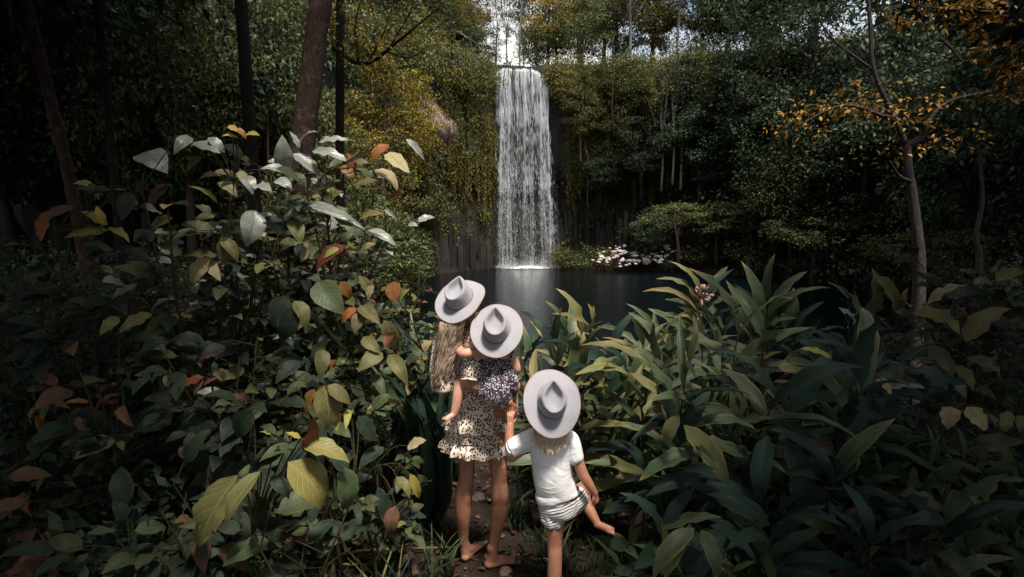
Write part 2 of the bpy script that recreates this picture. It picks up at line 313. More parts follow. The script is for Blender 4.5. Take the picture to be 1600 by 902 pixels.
def sstep(a, b, x): t = np.clip((x-a)/(b-a), 0, 1); return t*t*(3-2*t)

# ------------------------------------------------------------------ ground, pool
WATER = -2.3
def shore(x): return np.interp(x, [-30, -14, -8, -4, -1, 1.5, 4, 6.5, 14, 20, 26, 40], [16, 26, 38, 45, 50, 50.6, 49.6, 46.6, 44.5, 38, 27, 8])
def cliffy(x): return np.interp(x, [-40, -26, -14, -8, -4, -1.2, 1.5, 4.4, 8, 14, 22, 30, 44], [14, 24, 33, 41, 47, 50.9, 51.7, 51.0, 50.6, 50, 46, 38, 20])
def fbm(x, y, s=1.0):
    return (np.sin(x*.9*s+1.3*np.sin(y*.7*s))+np.sin(y*1.1*s+1.7*np.sin(x*.8*s+2)) + .5*np.sin(x*2.3*s+y*1.9*s+1))/2.5
def gz(x, y):
    x = np.asarray(x, float); y = np.asarray(y, float)
    r = np.sqrt(((x-6)/14)**2+((y-30)/21)**2); near = WATER-.9+(0-WATER+.9)*sstep(.98, 1.33, r)
    d = y-shore(x); far = np.where(d < 0, WATER-.9, WATER-.9+1.5*sstep(0, 2.5, d)); far = far+sstep(.3, 1.6, y-cliffy(x))*(14.4+.9+.8)+np.maximum(y-cliffy(x)-3, 0)*.10
    wgt = sstep(22, 30, y); z = near*(1-wgt)+far*wgt
    bump = fbm(x, y, 1.7)*.05+fbm(x*3.1, y*3.1, 1.5)*.02
    flat = np.exp(-((x/1.1)**2+((y-3)/1.2)**2)); return z+bump*(1-flat)
def g1(x, y): return float(gz(x, y))
ax = np.unique(np.concatenate([np.linspace(-260, -50, 12), np.arange(-50, -6, 1.1), np.arange(-6, 6, .16), np.arange(6, 50, 1.1), np.linspace(50, 260, 12)]))
ay = np.unique(np.concatenate([np.linspace(-120, -8, 10), np.arange(-8, 9, .16), np.arange(9, 60, .9), np.linspace(60, 330, 12)]))
X, Y = np.meshgrid(ax, ay, indexing='ij'); i, j = np.meshgrid(np.arange(len(ax)-1), np.arange(len(ay)-1), indexing='ij'); nv = len(ay)
V = np.stack([X.ravel(), Y.ravel(), gz(X.ravel(), Y.ravel())], 1)
tag(ob('ground', mesh_np('ground', V, np.stack([i*nv+j, (i+1)*nv+j, (i+1)*nv+j+1, i*nv+j+1], -1).reshape(-1, 4), ['soil'])), 'dark bare soil of the forest floor sloping to the pool', kind='structure')
V, Fq, U = grid(60, 60, lambda u, v: np.stack([-24+u*64, 4+v*48, np.full(len(u), WATER)], 1))
tag(ob('pool_water', mesh_np('pool_water', V, Fq, ['pool'])), 'dark still plunge pool below the waterfall', kind='structure')

# ------------------------------------------------------------------ cliff with its basalt columns
def cliff_pt(x, z):
    """a point on the cliff face: overhang above, undercut band in the middle, columns below"""
    t = (z-WATER)/16.5; prof = .9*sstep(.42, .60, t)-.9*np.exp(-((t-.40)/.07)**2)-.3*sstep(.9, 1.0, t)
    amp = 1-np.exp(-((x-1.2)/2.2)**2)*.8
    rough = (fbm(x*1.1, z*.8)*.55+fbm(x*2.7+5, z*1.6)*.3+.25*np.abs(np.sin(x*3.1+.3*np.sin(z)))*(t < .45)+.18*np.sin(x*6.3+np.sin(z*.5)))*amp
    return cliffy(x)-prof+rough
V, Fq, U = grid(260, 52, lambda u, v: np.stack([-38+u*80, cliff_pt(-38+u*80, -3.4+v*18.2), -3.4+v*18.2], 1))
cliff = tag(ob('cliff', mesh_np('cliff', V, Fq[:, ::-1], ['rock'], U)), 'dark basalt cliff of the gorge behind the pool', kind='structure')
col_me = []
for k in range(5):
    r = random.Random(k); V, Fq, _ = tube([(0, 0, 0), (r.uniform(-.03, .03), 0, .5), (r.uniform(-.05, .05), .02, 1)], [.5, .52, .46], 6, 1)
    col_me.append(mesh_np('rock_column', V, Fq, ['rock'], smooth=False))
for rng, n in (((-7.5, -1.4), 26), ((3.9, 10.5), 34)):
    for x in np.linspace(*rng, n):
        x += random.uniform(-.08, .08); h = random.uniform(3.2, 6.0)*(1 if random.random() < .75 else .5); z = WATER-.6+random.uniform(0, .3)
        y = float(cliff_pt(np.array(x), np.array(1.0)))-random.uniform(.05, .6); wd = random.uniform(.3, .55)
        ob('rock_column', random.choice(col_me), cliff, mat4=Matrix.Translation((x, y, z)) @ Matrix.Rotation(random.uniform(0, 6), 4, 'Z') @ Matrix.Diagonal((wd, wd, h, 1)))
V, Fq, U = grid(24, 36, lambda u, v: np.stack([-7.6+u*3.0+.5*np.sin(v*5), cliffy(-7.6+u*3.0)-1.35+1.2*((u-.5)**2*4+(v-.5)**4*6)+fbm(u*11, v*13)*.22, 7.2+v*4.4], 1))
ob('bare_rock_face', mesh_np('bare_rock_face', V, Fq[:, ::-1], ['rock_pink']), cliff)

# ------------------------------------------------------------------ waterfall
X0, X1 = P(779, 105, 50.1).x, P(853, 105, 50.1).x; ZL = P(800, 107, 50.1).z
fall = empty('waterfall', (1.2, 50, WATER), 'tall white waterfall pouring off the cliff lip into the dark pool', 'waterfall')
FO = np.array((1.2, 50, WATER))
def fall_pt(u, s, r):
    """u across the lip, s distance run down (0 = 2 m behind the lip); R jitters the depth"""
    z = np.where(s < 2, ZL-.10*(s/2)**2+.0*s, ZL-.1-(s-2)); lipdrop = 1.1*np.clip((u-.62)/.38, 0, 1)**2.2+.25*np.clip((.12-u)/.12, 0, 1)**2
    arc = np.clip((s-1.2)/2.4, 0, 1)
    y = 52.0-1.75*np.clip(s/2, 0, 1)-.75*(1-(1-arc)**2)-.25*np.clip((s-4)/12, 0, 1)
    t = np.clip((s-2)/16.6, 0, 1); x = X0+(X1-X0)*u+t*(.15+1.0*u)*.85+.07*np.sin(u*40+t*5)
    return np.stack([x, y+r, z-lipdrop*np.clip(s/2, 0, 1)**.5], -1)
V, Fq, U = grid(90, 70, lambda u, v: fall_pt(u, v*18.7, .10*np.sin(u*31)+.06*np.sin(u*77+v*9)))
ob('water_sheet', mesh_np('water_sheet', V-FO, Fq, ['water_veil'], U), fall)
def strand_mesh(us, n, seed, lo, hi, Ll, Wl):
    r = np.random.default_rng(seed); k = int(n); c = r.choice(len(us), k, p=np.array([a[2] for a in us])/sum(a[2] for a in us))
    u = np.clip(np.array([us[q][0] for q in c])+r.normal(size=k)*np.array([us[q][1] for q in c]), -.03, 1.03); s = r.uniform(lo, hi, k)
    L = r.uniform(*Ll, k)*(1-.5*(s/18)); W = r.uniform(*Wl, k); dep = r.normal(size=k)*.16-.12; yaw = r.uniform(-.7, .7, k); V = []
    for f, wf in ((0, .25), (.5, 1), (1, .2)):
        q = fall_pt(u+.022*np.sin(s*1.1+c*2.3)+.012*np.sin(s*3.1+c), np.minimum(s+L*f, 18.65), dep); h = (W*wf)[:, None]*np.stack([np.cos(yaw), np.sin(yaw), 0*yaw], 1)
        V += [q-h, q+h]
    V = np.stack(V, 1).reshape(-1, 3); b = np.arange(k)*6; Fq = np.concatenate([np.stack([b, b+1, b+3, b+2], 1), np.stack([b+2, b+3, b+5, b+4], 1)])
    return mesh_np('falling_strands', V-FO, Fq, ['falling_water'])
bands = [(.05, .04, 3.2), (.16, .06, 3.0), (.27, .03, .5), (.40, .05, 1.0), (.52, .05, 2.2), (.60, .03, 1.2), (.76, .05, 1.5), (.86, .05, 3.2), (.95, .035, 3.6), (.45, .32, 1.1)]
for k, (n, lo, hi, Ll, Wl) in enumerate([(2100, 0, 6, (.35, 1.6), (.012, .045)), (2700, 5, 12, (.25, 1.0), (.010, .040)), (4200, 10, 18.5, (.12, .6), (.010, .038))]):
    tag(ob('falling_strands', strand_mesh(bands, n, 50+k, lo, hi, Ll, Wl), fall), kind='stuff')
bx = fall_pt(np.array([0., 1.]), np.array([18.6, 18.6]), 0)[:, 0]; fcx, fw = bx.mean(), (bx[1]-bx[0])/2
def foam_fn(u, v):
    a = v*2*math.pi; rx = (fw+.75+.35*np.sin(a*3+1)+.25*np.sin(a*7))*u; ry = (1.15+.25*np.sin(a*5))*u
    return np.stack([fcx+rx*np.cos(a), 49.25+ry*np.sin(a), np.full(len(u), WATER+.02)+.16*np.maximum(0, .6-u)*(1+np.sin(a*9))], 1)
V, Fq, U = grid(12, 72, foam_fn); ob('foam', mesh_np('foam', V-FO, Fq, ['foam'], U), fall)
r = np.random.default_rng(15); n = 5200; s_ = 2+16.6*np.sqrt(r.uniform(0, 1, n)); u_ = np.where(r.uniform(size=n) < .5, -.01, 1.0)+r.normal(size=n)*(.02+.055*(s_/18)**1.5); u_ = np.where(r.uniform(size=n) < .3, r.uniform(0, 1, n), u_)
p = fall_pt(u_, s_, r.normal(size=n)*.35-.15); V, Fq = scatter(DIA, p, np.stack([r.normal(size=n)*.2, r.normal(size=n)*.2, -np.ones(n)], 1), r.normal(size=(n, 3))*.5+np.array((0, -1, .3)), r.uniform(.04, .16, n), r.uniform(.012, .035, n))
tag(ob('drifting_spray', mesh_np('drifting_spray', V-FO, Fq, ['falling_water']), fall), kind='stuff')
r = np.random.default_rng(5); n = 4200; a = r.uniform(0, 6.28, n); rr = np.sqrt(r.uniform(0, 1, n)); p = np.stack([fcx+(fw+.35)*rr*np.cos(a), 49.35+.8*rr*np.sin(a), WATER+.02+np.abs(r.normal(size=n))*.5*(1.25-rr)], 1)
V, Fq = scatter(DIA, p, r.normal(size=(n, 3))+np.array((0, 0, .8)), r.normal(size=(n, 3)), r.uniform(.03, .11, n), r.uniform(.02, .06, n))
tag(ob('spray', mesh_np('spray', V-FO, Fq, ['falling_water']), fall), kind='stuff')

# ------------------------------------------------------------------ trees
def build_tree(seed, H, crown_r, crown_h, n_clump, per, leaf, form='broad', tr=.16, flat=.5, leafm='f_green', bark='bark', tmpl=DIA, wr=.55, clump_r=.30):
    """trunk and crown meshes of one tree standing at the origin"""
    r = np.random.default_rng(seed); rn = random.Random(seed); mb = MB()
    bend = np.array([(0, 0, -.4), (rn.uniform(-.2, .2), rn.uniform(-.2, .2), H*.3), (rn.uniform(-.5, .5), rn.uniform(-.4, .4), H*.6), (rn.uniform(-.7, .7), rn.uniform(-.5, .5), H*.92)])
    mb.add(*tube(bend, [tr*1.35, tr, tr*.72, tr*.22], 9, 4, mod=lambda u, q: 1+.12*math.sin(q*3+u*9)))
    sp = catmull(bend, 8); C = []; c0 = H-crown_h*.5
    for k in range(n_clump):
        q = r.normal(size=3); q /= np.linalg.norm(q); q *= r.uniform(.55, 1)
        if form == 'layered': q[2] = round(q[2]*2.2)/2.2+r.normal()*.14
        if form == 'wispy': q *= r.uniform(.5, 1.25)
        c = np.array((bend[-1, 0]*.6+q[0]*crown_r, bend[-1, 1]*.6+q[1]*crown_r, c0+q[2]*crown_h*.5)); C.append(c)
        if k % 3 == 0:
            s = sp[min(len(sp)-1, int(len(sp)*rn.uniform(.45, .95)))]; m = (s+c)/2+np.array((0, 0, rn.uniform(-.3, .3))); mb.add(*tube([s, m, c], [tr*.33, tr*.2, tr*.05], 5, 3))
    C = np.array(C); rad = crown_r*clump_r*r.uniform(.6, 1.5, len(C))
    V, Fq = clump_leaves(C, per, rad, np.full(len(C), leaf), flat, seed=seed, tmpl=tmpl, wr=wr)
    return mb.mesh('trunk', [bark]), mesh_np('crown', V, Fq, [leafm], smooth=False)
KINDS = {
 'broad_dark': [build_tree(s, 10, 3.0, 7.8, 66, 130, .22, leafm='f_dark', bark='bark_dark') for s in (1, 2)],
 'broad_green': [build_tree(s, 10, 3.0, 8.0, 66, 140, .20, leafm='f_green') for s in (3, 4)],
 'layered': [build_tree(s, 8, 3.2, 3.6, 40, 110, .20, 'layered', flat=.36, leafm='f_green') for s in (5, 6)],
 'yellow': [build_tree(s, 9, 2.7, 6.6, 60, 150, .16, leafm='f_yellow', flat=.4) for s in (7, 8)],
 'olive': [build_tree(s, 10, 2.5, 7.6, 64, 130, .18, leafm='f_olive') for s in (9, 10)],
 'wispy': [build_tree(s, 11, 1.9, 6.5, 34, 55, .20, 'wispy', tr=.11, leafm='f_grey', bark='bark_pale') for s in (12, 13)],
}
FOL = {'broad_dark': 'f_dark', 'broad_green': 'f_green', 'layered': 'f_green', 'yellow': 'f_yellow', 'olive': 'f_olive', 'wispy': 'f_grey'}
LOOK = {'broad_dark': 'dark bushy tree', 'broad_green': 'green bushy tree', 'layered': 'flat-layered green tree', 'yellow': 'yellow-green tree', 'olive': 'tall olive tree', 'wispy': 'sparse pale-stemmed tree'}
NTH = 'first second third fourth fifth sixth seventh eighth ninth tenth eleventh twelfth thirteenth fourteenth fifteenth sixteenth seventeenth eighteenth nineteenth twentieth'.split(); NTH += [t_+'-'+q if q else t_[:-1]+'ieth' for t_ in ('twenty', 'thirty', 'forty', 'fifty') for q in ([''] if t_ != 'twenty' else [])+NTH[:9]]
def tree(x, y, kind, s, label, group, z=None, sxy=None, name='forest_tree'):
    tm, cm = random.choice(KINDS[kind]); z = g1(x, y) if z is None else z
    o = empty(name, (x, y, z), label, 'tree', group); m = Matrix.Rotation(random.uniform(0, 6.28), 4, 'Z') @ Matrix.Diagonal((sxy or s, sxy or s, s, 1))
    ob('trunk', tm, o, mat4=m); ob('crown', cm, o, mat4=m); return o
def tree_row(rows, where, group):
    """rows: (px, Y, kind, scale, sxy[, z]); labels count each look along WHERE"""
    seen = {}; tot = {}
    for a in rows: tot[a[2]] = tot.get(a[2], 0)+1
    for a in sorted(rows, key=lambda a: a[0]):
        k = seen.get(a[2], 0); seen[a[2]] = k+1; x = (a[0]-800)/F*a[1]
        lab = f'only {LOOK[a[2]]} {where}' if tot[a[2]] == 1 else f'{NTH[k]} {LOOK[a[2]]} from the left {where}'
        tree(x, a[1], a[2], a[3], lab, group, a[5] if len(a) > 5 else None, a[4])
# on the cliff top, either side of the lip
tree_row([(560, 47, 'olive', 1.2, 1.1), (605, 50, 'yellow', 1.05, 1.2), (640, 54, 'broad_green', 1.25, 1.2), (678, 55, 'olive', 1.1, 1.0), (705, 53.6, 'broad_green', .62, .8), (735, 56, 'yellow', .8, .8), (752, 53.8, 'broad_dark', .42, .55),(775, 62, 'wispy', 1.0, .7), (792, 58, 'wispy', .75, .6)], 'on the cliff top left of the waterfall', 'cliff-top trees beside the waterfall lip')
tree_row([(838, 54.6, 'broad_green', .55, .6), (812, 60, 'wispy', 1.5, .8), (818, 63, 'wispy', 1.0, .7), (868, 55, 'yellow', .95, .95), (900, 54, 'broad_green', .80, .95), (938, 56, 'olive', 1.2, 1.1), (975, 54, 'wispy', 1.0, 1.1), (1010, 57, 'olive', 1.15, 1.2), (1045, 55, 'wispy', 1.1, 1.2), (1085, 57, 'olive', 1.2, 1.1), (1125, 56, 'broad_green', 1.3, 1.2), (1180, 54, 'broad_dark', 1.4, 1.3), (1250, 53, 'broad_dark', 1.4, 1.4)], 'on the cliff top right of the waterfall', 'cliff-top trees beside the waterfall lip')
# clinging to the cliff and growing on the far bank
tree_row([(905, 48.2, 'olive', .75, .6, 6.5), (960, 48.6, 'olive', .8, .75, 5.0), (935, 48.2, 'broad_dark', .45, .6, 3.0), (1000, 48, 'broad_dark', .7, .8, 3.5), (1030, 47.5, 'wispy', .9, .7, 4.5), (1047, 47, 'wispy', 1.0, .7, 5.0), (1060, 47.3, 'wispy', .95, .8, 4.6), (1090, 46.5, 'broad_dark', .9, .9, 3.0), (1110, 46, 'broad_green', .8, .8, 6.5), (1150, 45, 'broad_dark', 1.1, 1.0, 4.0), (1060, 45.4, 'layered', .62, .85, -1.6), (1120, 44.4, 'layered', .55, .7, -1.5), (1010, 46.5, 'broad_dark', .42, .6, -1.6), (1175, 43, 'layered', .6, .8, -1.5)], 'on the cliff above the pale boulders', 'trees clinging to the cliff')
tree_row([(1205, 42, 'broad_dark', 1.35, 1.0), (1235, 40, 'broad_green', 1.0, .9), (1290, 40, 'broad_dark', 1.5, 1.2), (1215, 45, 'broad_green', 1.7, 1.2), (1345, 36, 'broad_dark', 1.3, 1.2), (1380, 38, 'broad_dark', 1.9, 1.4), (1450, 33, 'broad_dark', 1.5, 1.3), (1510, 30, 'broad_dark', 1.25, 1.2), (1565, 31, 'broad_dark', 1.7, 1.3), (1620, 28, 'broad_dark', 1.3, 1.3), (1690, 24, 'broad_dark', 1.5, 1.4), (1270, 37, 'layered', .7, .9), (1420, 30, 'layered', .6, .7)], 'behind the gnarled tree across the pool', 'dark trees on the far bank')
tree_row([(700, 48.0, 'olive', .55, .55, 6.0), (672, 45.5, 'yellow', .6, .6, 6.5), (640, 43, 'olive', .9, .8, 3.0), (610, 38, 'yellow', .85, .8, 2.5), (575, 36, 'broad_green', 1.1, 1.0, 0), (655, 41, 'broad_green', .7, .8, -1.5), (540, 32, 'yellow', 1.0, .95, -1), (598, 34, 'yellow', 1.25, 1.0, 0), (638, 40, 'yellow', .95, .85, 3.4), (620, 44, 'yellow', 1.0, .9, 7.5), (600, 30, 'olive', .85, .75, -1.6), (560, 24, 'broad_green', .7, .75), (620, 26, 'broad_green', .55, .6)], 'on the slope left of the falls', 'trees on the slope beside the falls')
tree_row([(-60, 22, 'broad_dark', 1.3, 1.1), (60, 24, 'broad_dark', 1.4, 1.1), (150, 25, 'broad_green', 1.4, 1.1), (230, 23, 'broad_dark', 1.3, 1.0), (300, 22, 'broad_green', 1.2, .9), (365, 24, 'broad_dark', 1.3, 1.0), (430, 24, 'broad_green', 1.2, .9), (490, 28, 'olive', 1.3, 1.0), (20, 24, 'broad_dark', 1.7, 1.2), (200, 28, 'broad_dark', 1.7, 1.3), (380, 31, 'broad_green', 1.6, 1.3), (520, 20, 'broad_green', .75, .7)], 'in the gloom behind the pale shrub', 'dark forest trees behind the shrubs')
tree_row([(585, 60, 'broad_green', 1.7, 1.5), (630, 63, 'olive', 1.8, 1.5), (690, 64, 'broad_green', 1.6, 1.4), (735, 66, 'olive', 1.35, 1.1), (855, 66, 'broad_green', 1.5, 1.2), (905, 64, 'olive', 1.55, 1.3), (960, 66, 'broad_green', 1.6, 1.4), (1010, 64, 'olive', 1.5, 1.2), (1120, 66, 'broad_green', 1.9, 1.6), (1180, 64, 'broad_dark', 1.9, 1.7), (1260, 62, 'broad_dark', 1.9, 1.7)], 'in the second rank above the cliff', 'second rank of trees above the cliff')
tree_row([(884, 50.0, 'yellow', .50, .55, 10.2), (915, 49.4, 'broad_green', .62, .62, 8.6), (950, 49.2, 'olive', .55, .6, 9.6), (985, 48.8, 'broad_green', .6, .7, 9.0), (1022, 48.4, 'olive', .62, .65, 8.4), (1070, 48, 'broad_green', .66, .75, 9.4), (1120, 47.6, 'broad_dark', .7, .8, 8.2), (1170, 46.5, 'broad_green', .75, .85, 8.8), (1225, 45, 'broad_dark', .8, .9, 8.2)], 'hanging over the cliff right of the fall', 'trees spilling over the rim right of the fall')
tree_row([(742, 50.2, 'broad_dark', .36, .42, 11.6), (716, 49.6, 'broad_green', .5, .55, 10.2), (684, 47.6, 'yellow', .55, .6, 9.6), (652, 45.4, 'olive', .6, .7, 9.0)], 'hanging over the cliff left of the fall', 'trees spilling over the rim left of the fall')
# the wood that closes the view behind them, read as one mass
r = np.random.default_rng(77); C = []
for k in range(900):
    if k % 2: x = r.uniform(-48, -8); y = r.uniform(26, 44)+np.interp(x, [-48, -8], [-8, 6]); z = max(g1(x, y), -2)+r.uniform(0, 17)
    else: x = r.uniform(14, 46); y = np.interp(x, [14, 46], [49, 22])+r.uniform(-4, 5); z = r.uniform(-1, 22)
    C.append((x, y, z))
for k in range(420):
    x = r.uniform(-22, 30); y = float(cliffy(x))+r.uniform(.4, 9)
    if -1.6 < x < 3.6: y += 3 if x > -.2 and x < 1.4 else 1.2
    C.append((x, y, 14.3+abs(r.normal())*(.9 if -3 < x < 4.5 else 1.5)))
for k in range(260):
    x = r.uniform(-26, -3.4); y = r.uniform(6.5, 26); C.append((x, y, g1(x, y)+r.uniform(0, .9)))
C = np.array(C); rad_ = np.concatenate([r.uniform(1.1, 2.4, 900), r.uniform(.5, 1.2, 420), r.uniform(.6, 1.2, 260)]); sz_ = np.concatenate([np.full(900, .40), np.full(420, .24), np.full(260, .2)])
V, Fq = clump_leaves(C, 70, rad_, sz_, .6, seed=4)
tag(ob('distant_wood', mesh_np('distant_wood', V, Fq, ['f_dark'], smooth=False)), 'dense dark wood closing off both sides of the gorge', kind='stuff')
# greenery on the rock: moss, ferns and hanging creepers
mb = MB(); C = []; r = np.random.default_rng(31)
for k in range(1500):
    x = r.uniform(-16, 24); z = WATER+1+16*r.uniform(0, 1)**.75; 
    if -1.5 < x < 4.6 and not (x < -.9 and z > 6 and False): continue
    if z < 5.0 and (-7 < x < -1 or 3.8 < x < 9) and r.uniform() < .55: continue
    if -6.9 < x < -5.2 and 7.7 < z < 11.0 and r.uniform() < .85: continue
    C.append((x, cliff_pt(x, z)-.25, z))
C = np.array(C); V, Fq = clump_leaves(C, 34, r.uniform(.35, 1.0, len(C)), r.uniform(.12, .26, len(C)), .9, seed=8, up=.4); mb.add(V, Fq, mi=0)
sel = C[r.uniform(size=len(C)) < .40]; V, Fq = clump_leaves(sel+np.array((.2, -.3, .15)), 26, r.uniform(.3, .8, len(sel)), r.uniform(.10, .22, len(sel)), .8, seed=9); mb.add(V, Fq, mi=1)
me = mb.mesh('cliff_ferns', ['f_green', 'f_moss'], False); tag(ob('cliff_ferns', me), 'ferns and moss covering the cliff face', kind='stuff')
rim = np.array([(x_, cliff_pt(x_, z_)-.45-abs(r.normal())*.25, z_) for x_, z_ in zip(np.concatenate([r.uniform(-14, -1.15, 330), r.uniform(3.15, 24, 480)]), r.uniform(11.6, 15.0, 810))])
lipx = r.uniform(3.0, 3.9, 46); rim = np.concatenate([rim, np.stack([lipx, cliff_pt(lipx, np.full(46, 13.5))-.75, r.uniform(12.2, 14.9, 46)], 1)])
V, Fq = clump_leaves(rim, 40, r.uniform(.4, .95, 856), r.uniform(.12, .24, 856), .9, seed=18, up=.5); tag(ob('overhanging_ferns', mesh_np('overhanging_ferns', V, Fq, ['f_olive'], smooth=False)), 'ferns and brush hanging over the rim of the cliff', kind='stuff')
P0, Dd, Nn, LL, WW = [], [], [], [], []
for k in range(900):
    x = r.uniform(-8.5, -1.3) if k % 5 < 3 or k > 700 else r.uniform(4.2, 8.5) if k % 5 == 3 else r.uniform(8, 22); zt = r.uniform(2.5, 7.5) if k > 700 else r.uniform(7, 14.2) if k % 5 < 3 else r.uniform(5, 13.5); ln = r.uniform(1.2, 6.0)*r.uniform(.4, 1)
    if -6.9 < x < -5.2 and zt > 7.5 and r.uniform() < .85: continue
    m = int(ln/.10); zz = zt-np.arange(m)*.10; yy = cliff_pt(np.full(m, x), np.full(m, zt))-.35
    P0.append(np.stack([x+.05*np.sin(zz*3+k)+r.normal(size=m)*.05, yy+r.normal(size=m)*.06, zz], 1)); Dd.append(np.stack([r.normal(size=m)*.6, -np.abs(r.normal(size=m))*.4, np.full(m, -1.)], 1)); Nn.append(np.stack([r.normal(size=m)*.5, np.full(m, -1.), r.uniform(.2, .9, m)], 1)); LL.append(r.uniform(.09, .22, m))
P0, Dd, Nn, LL = map(np.concatenate, (P0, Dd, Nn, LL)); V, Fq = scatter(DIA, P0, Dd, Nn, LL, LL*.45)
tag(ob('hanging_creepers', mesh_np('hanging_creepers', V, Fq, ['f_moss'], smooth=False)), 'mossy yellow-green creepers hanging down the cliff beside the falls', kind='stuff')
# aerial roots left of the fall, pale lianas on the right
def vine(px, y0, y1, Y, w, label, mat='bark_grey', wob=.15, sway=0):
    pts = [P(px+sway*k/5+random.uniform(-1, 1)*wob*10, y0+(y1-y0)*k/5, Y) for k in range(6)]; o = pts[-1]
    V, Fq, U = tube(pts, [w]*6, 6, 3); tag(ob('hanging_vine', mesh_np('hanging_vine', V-np.array(o), Fq, [mat]), loc=o), label, 'vine', 'vines hanging on the cliff')
for a in [(744, 130, 262, 48.3, .07, 'dark hanging root in the wet strip beside the fall', 'bark_dark'), (749, 135, 268, 48.3, .06, 'thinner dark hanging root against the first one', 'bark_dark'),
          (1040, 120, 205, 45, .05, 'pale liana curving above the cluster of white stems', 'bark_grey', .3), (1010, 150, 200, 45, .04, 'short pale liana slanting on the cliff', 'bark_grey', .3, 14),
          (958, 60, 200, 47, .04, 'long thin vine hanging over the olive cliff trees', 'bark_grey', .2), (905, 70, 130, 50, .05, 'pale twisted vine by the yellow-green tree', 'bark_grey', .5, 18),
          (918, 235, 330, 48, .04, 'faint grey vine on the dark lower cliff', 'bark_grey', .15)]: vine(*a)

# ------------------------------------------------------------------ foreground leaves
def leaf_geo(kind, var):
    """one leaf along +Y, unit length, unit width, face to +Z, base and tip on the Y axis"""
    r = random.Random(hash_(kind)+var*7); nv, nu = (9, 5)
    if kind == 'ovate': f = lambda v: math.sin(math.pi*min(1, v**.78))**.75*(1-.25*v)*.56*(1 if v < .86 else max(.0, 1-((v-.86)/.14)**1.2*.55))
    elif kind == 'lance': f = lambda v: (math.sin(math.pi*v**.72)**.62)*.5*(1-.10*v)
    elif kind == 'strap': f = lambda v: (min(1, v*7)**.5)*(1-max(0, v-.35)/.65)**.7*.5
    elif kind == 'floppy': f = lambda v: math.sin(math.pi*v**.6)**.7*.52*(1+.12*math.sin(v*21+var))
    arch = r.uniform(.04, .22) if kind != 'strap' else r.uniform(.08, .22); fold = r.uniform(.08, .34); wav = r.uniform(.02, .085) if kind == 'ovate' else r.uniform(.02, .06); bend = r.uniform(-.08, .08); tw = r.uniform(-.5, .5)
    if kind == 'lance': arch = r.uniform(.08, .30)
    if kind == 'floppy': arch, wav, fold = r.uniform(.15, .3), .10, r.uniform(.1, .5)
    V, U = [], []
    wl = .16 if kind in ('ovate', 'floppy') else .10
    for a in range(nv):
        v = a/(nv-1); c = np.array((bend*4*v*(1-v), v, arch*4*(v**1.15)*(1-v)))
        for b in range(nu):
            u = b/(nu-1)*2-1; hw = f(v); z = abs(u)*hw*fold*1.0*wl*6*.5+wav*math.sin(v*19+u*2.5+var*2)*abs(u)*hw*1.3
            ang = tw*(v-.3)*.8; x = u*hw
            V.append((c[0]*1.0+x*math.cos(ang), c[1], c[2]+z+x*math.sin(ang)*wl*2.2)); U.append(((u+1)/2, v))
    Fq = [(a*nu+b, a*nu+b+1, (a+1)*nu+b+1, (a+1)*nu+b) for a in range(nv-1) for b in range(nu-1)]
    return np.array(V), np.array(Fq), np.array(U)
def hash_(s): return sum(ord(c)*(i+3) for i, c in enumerate(s))
_geo, _lm = {}, {}
def leaf_mesh(kind, var, mat):
    k = (kind, var, mat)
    if k not in _lm:
        if (kind, var) not in _geo: _geo[kind, var] = leaf_geo(kind, var)
        V, Fq, U = _geo[kind, var]; _lm[k] = mesh_np('leaf', V, Fq, [mat], U)
    return _lm[k]
def put_leaf(plant, origin, base, tip, nhint, wr, mat, kind='ovate', name='leaf'):
    base, tip = Vector(base), Vector(tip)
    if plant.name.startswith(('ginger', 'strap', 'broadleaf', 'large')):      # stalks by the path grow clear of the people standing there
        for q in (base, base.lerp(tip, .35), base.lerp(tip, .7), tip):
            a, b = PX(q)
            if (q.y < 3.0 and 800 < a < 966 and 570 < b < 870) or (q.y < 3.25 and 668 < a < 825 and 430 < b < 900): return None
    d = tip-base; L = d.length; d.normalize(); x = d.cross(Vector(nhint))
    if x.length < 1e-3: x = d.cross(Vector((1, .1, 0)))
    x.normalize(); z = x.cross(d); M = Matrix((x*(L*wr), d*L, z*L)).transposed().to_4x4(); M.translation = base-origin
    o = ob(name, leaf_mesh(kind, random.randrange(7), mat), plant, mat4=M); return o
def pick(w): return random.choices(list(w), list(w.values()))[0]
CAMV = Vector((0, 0, CAM_Z))
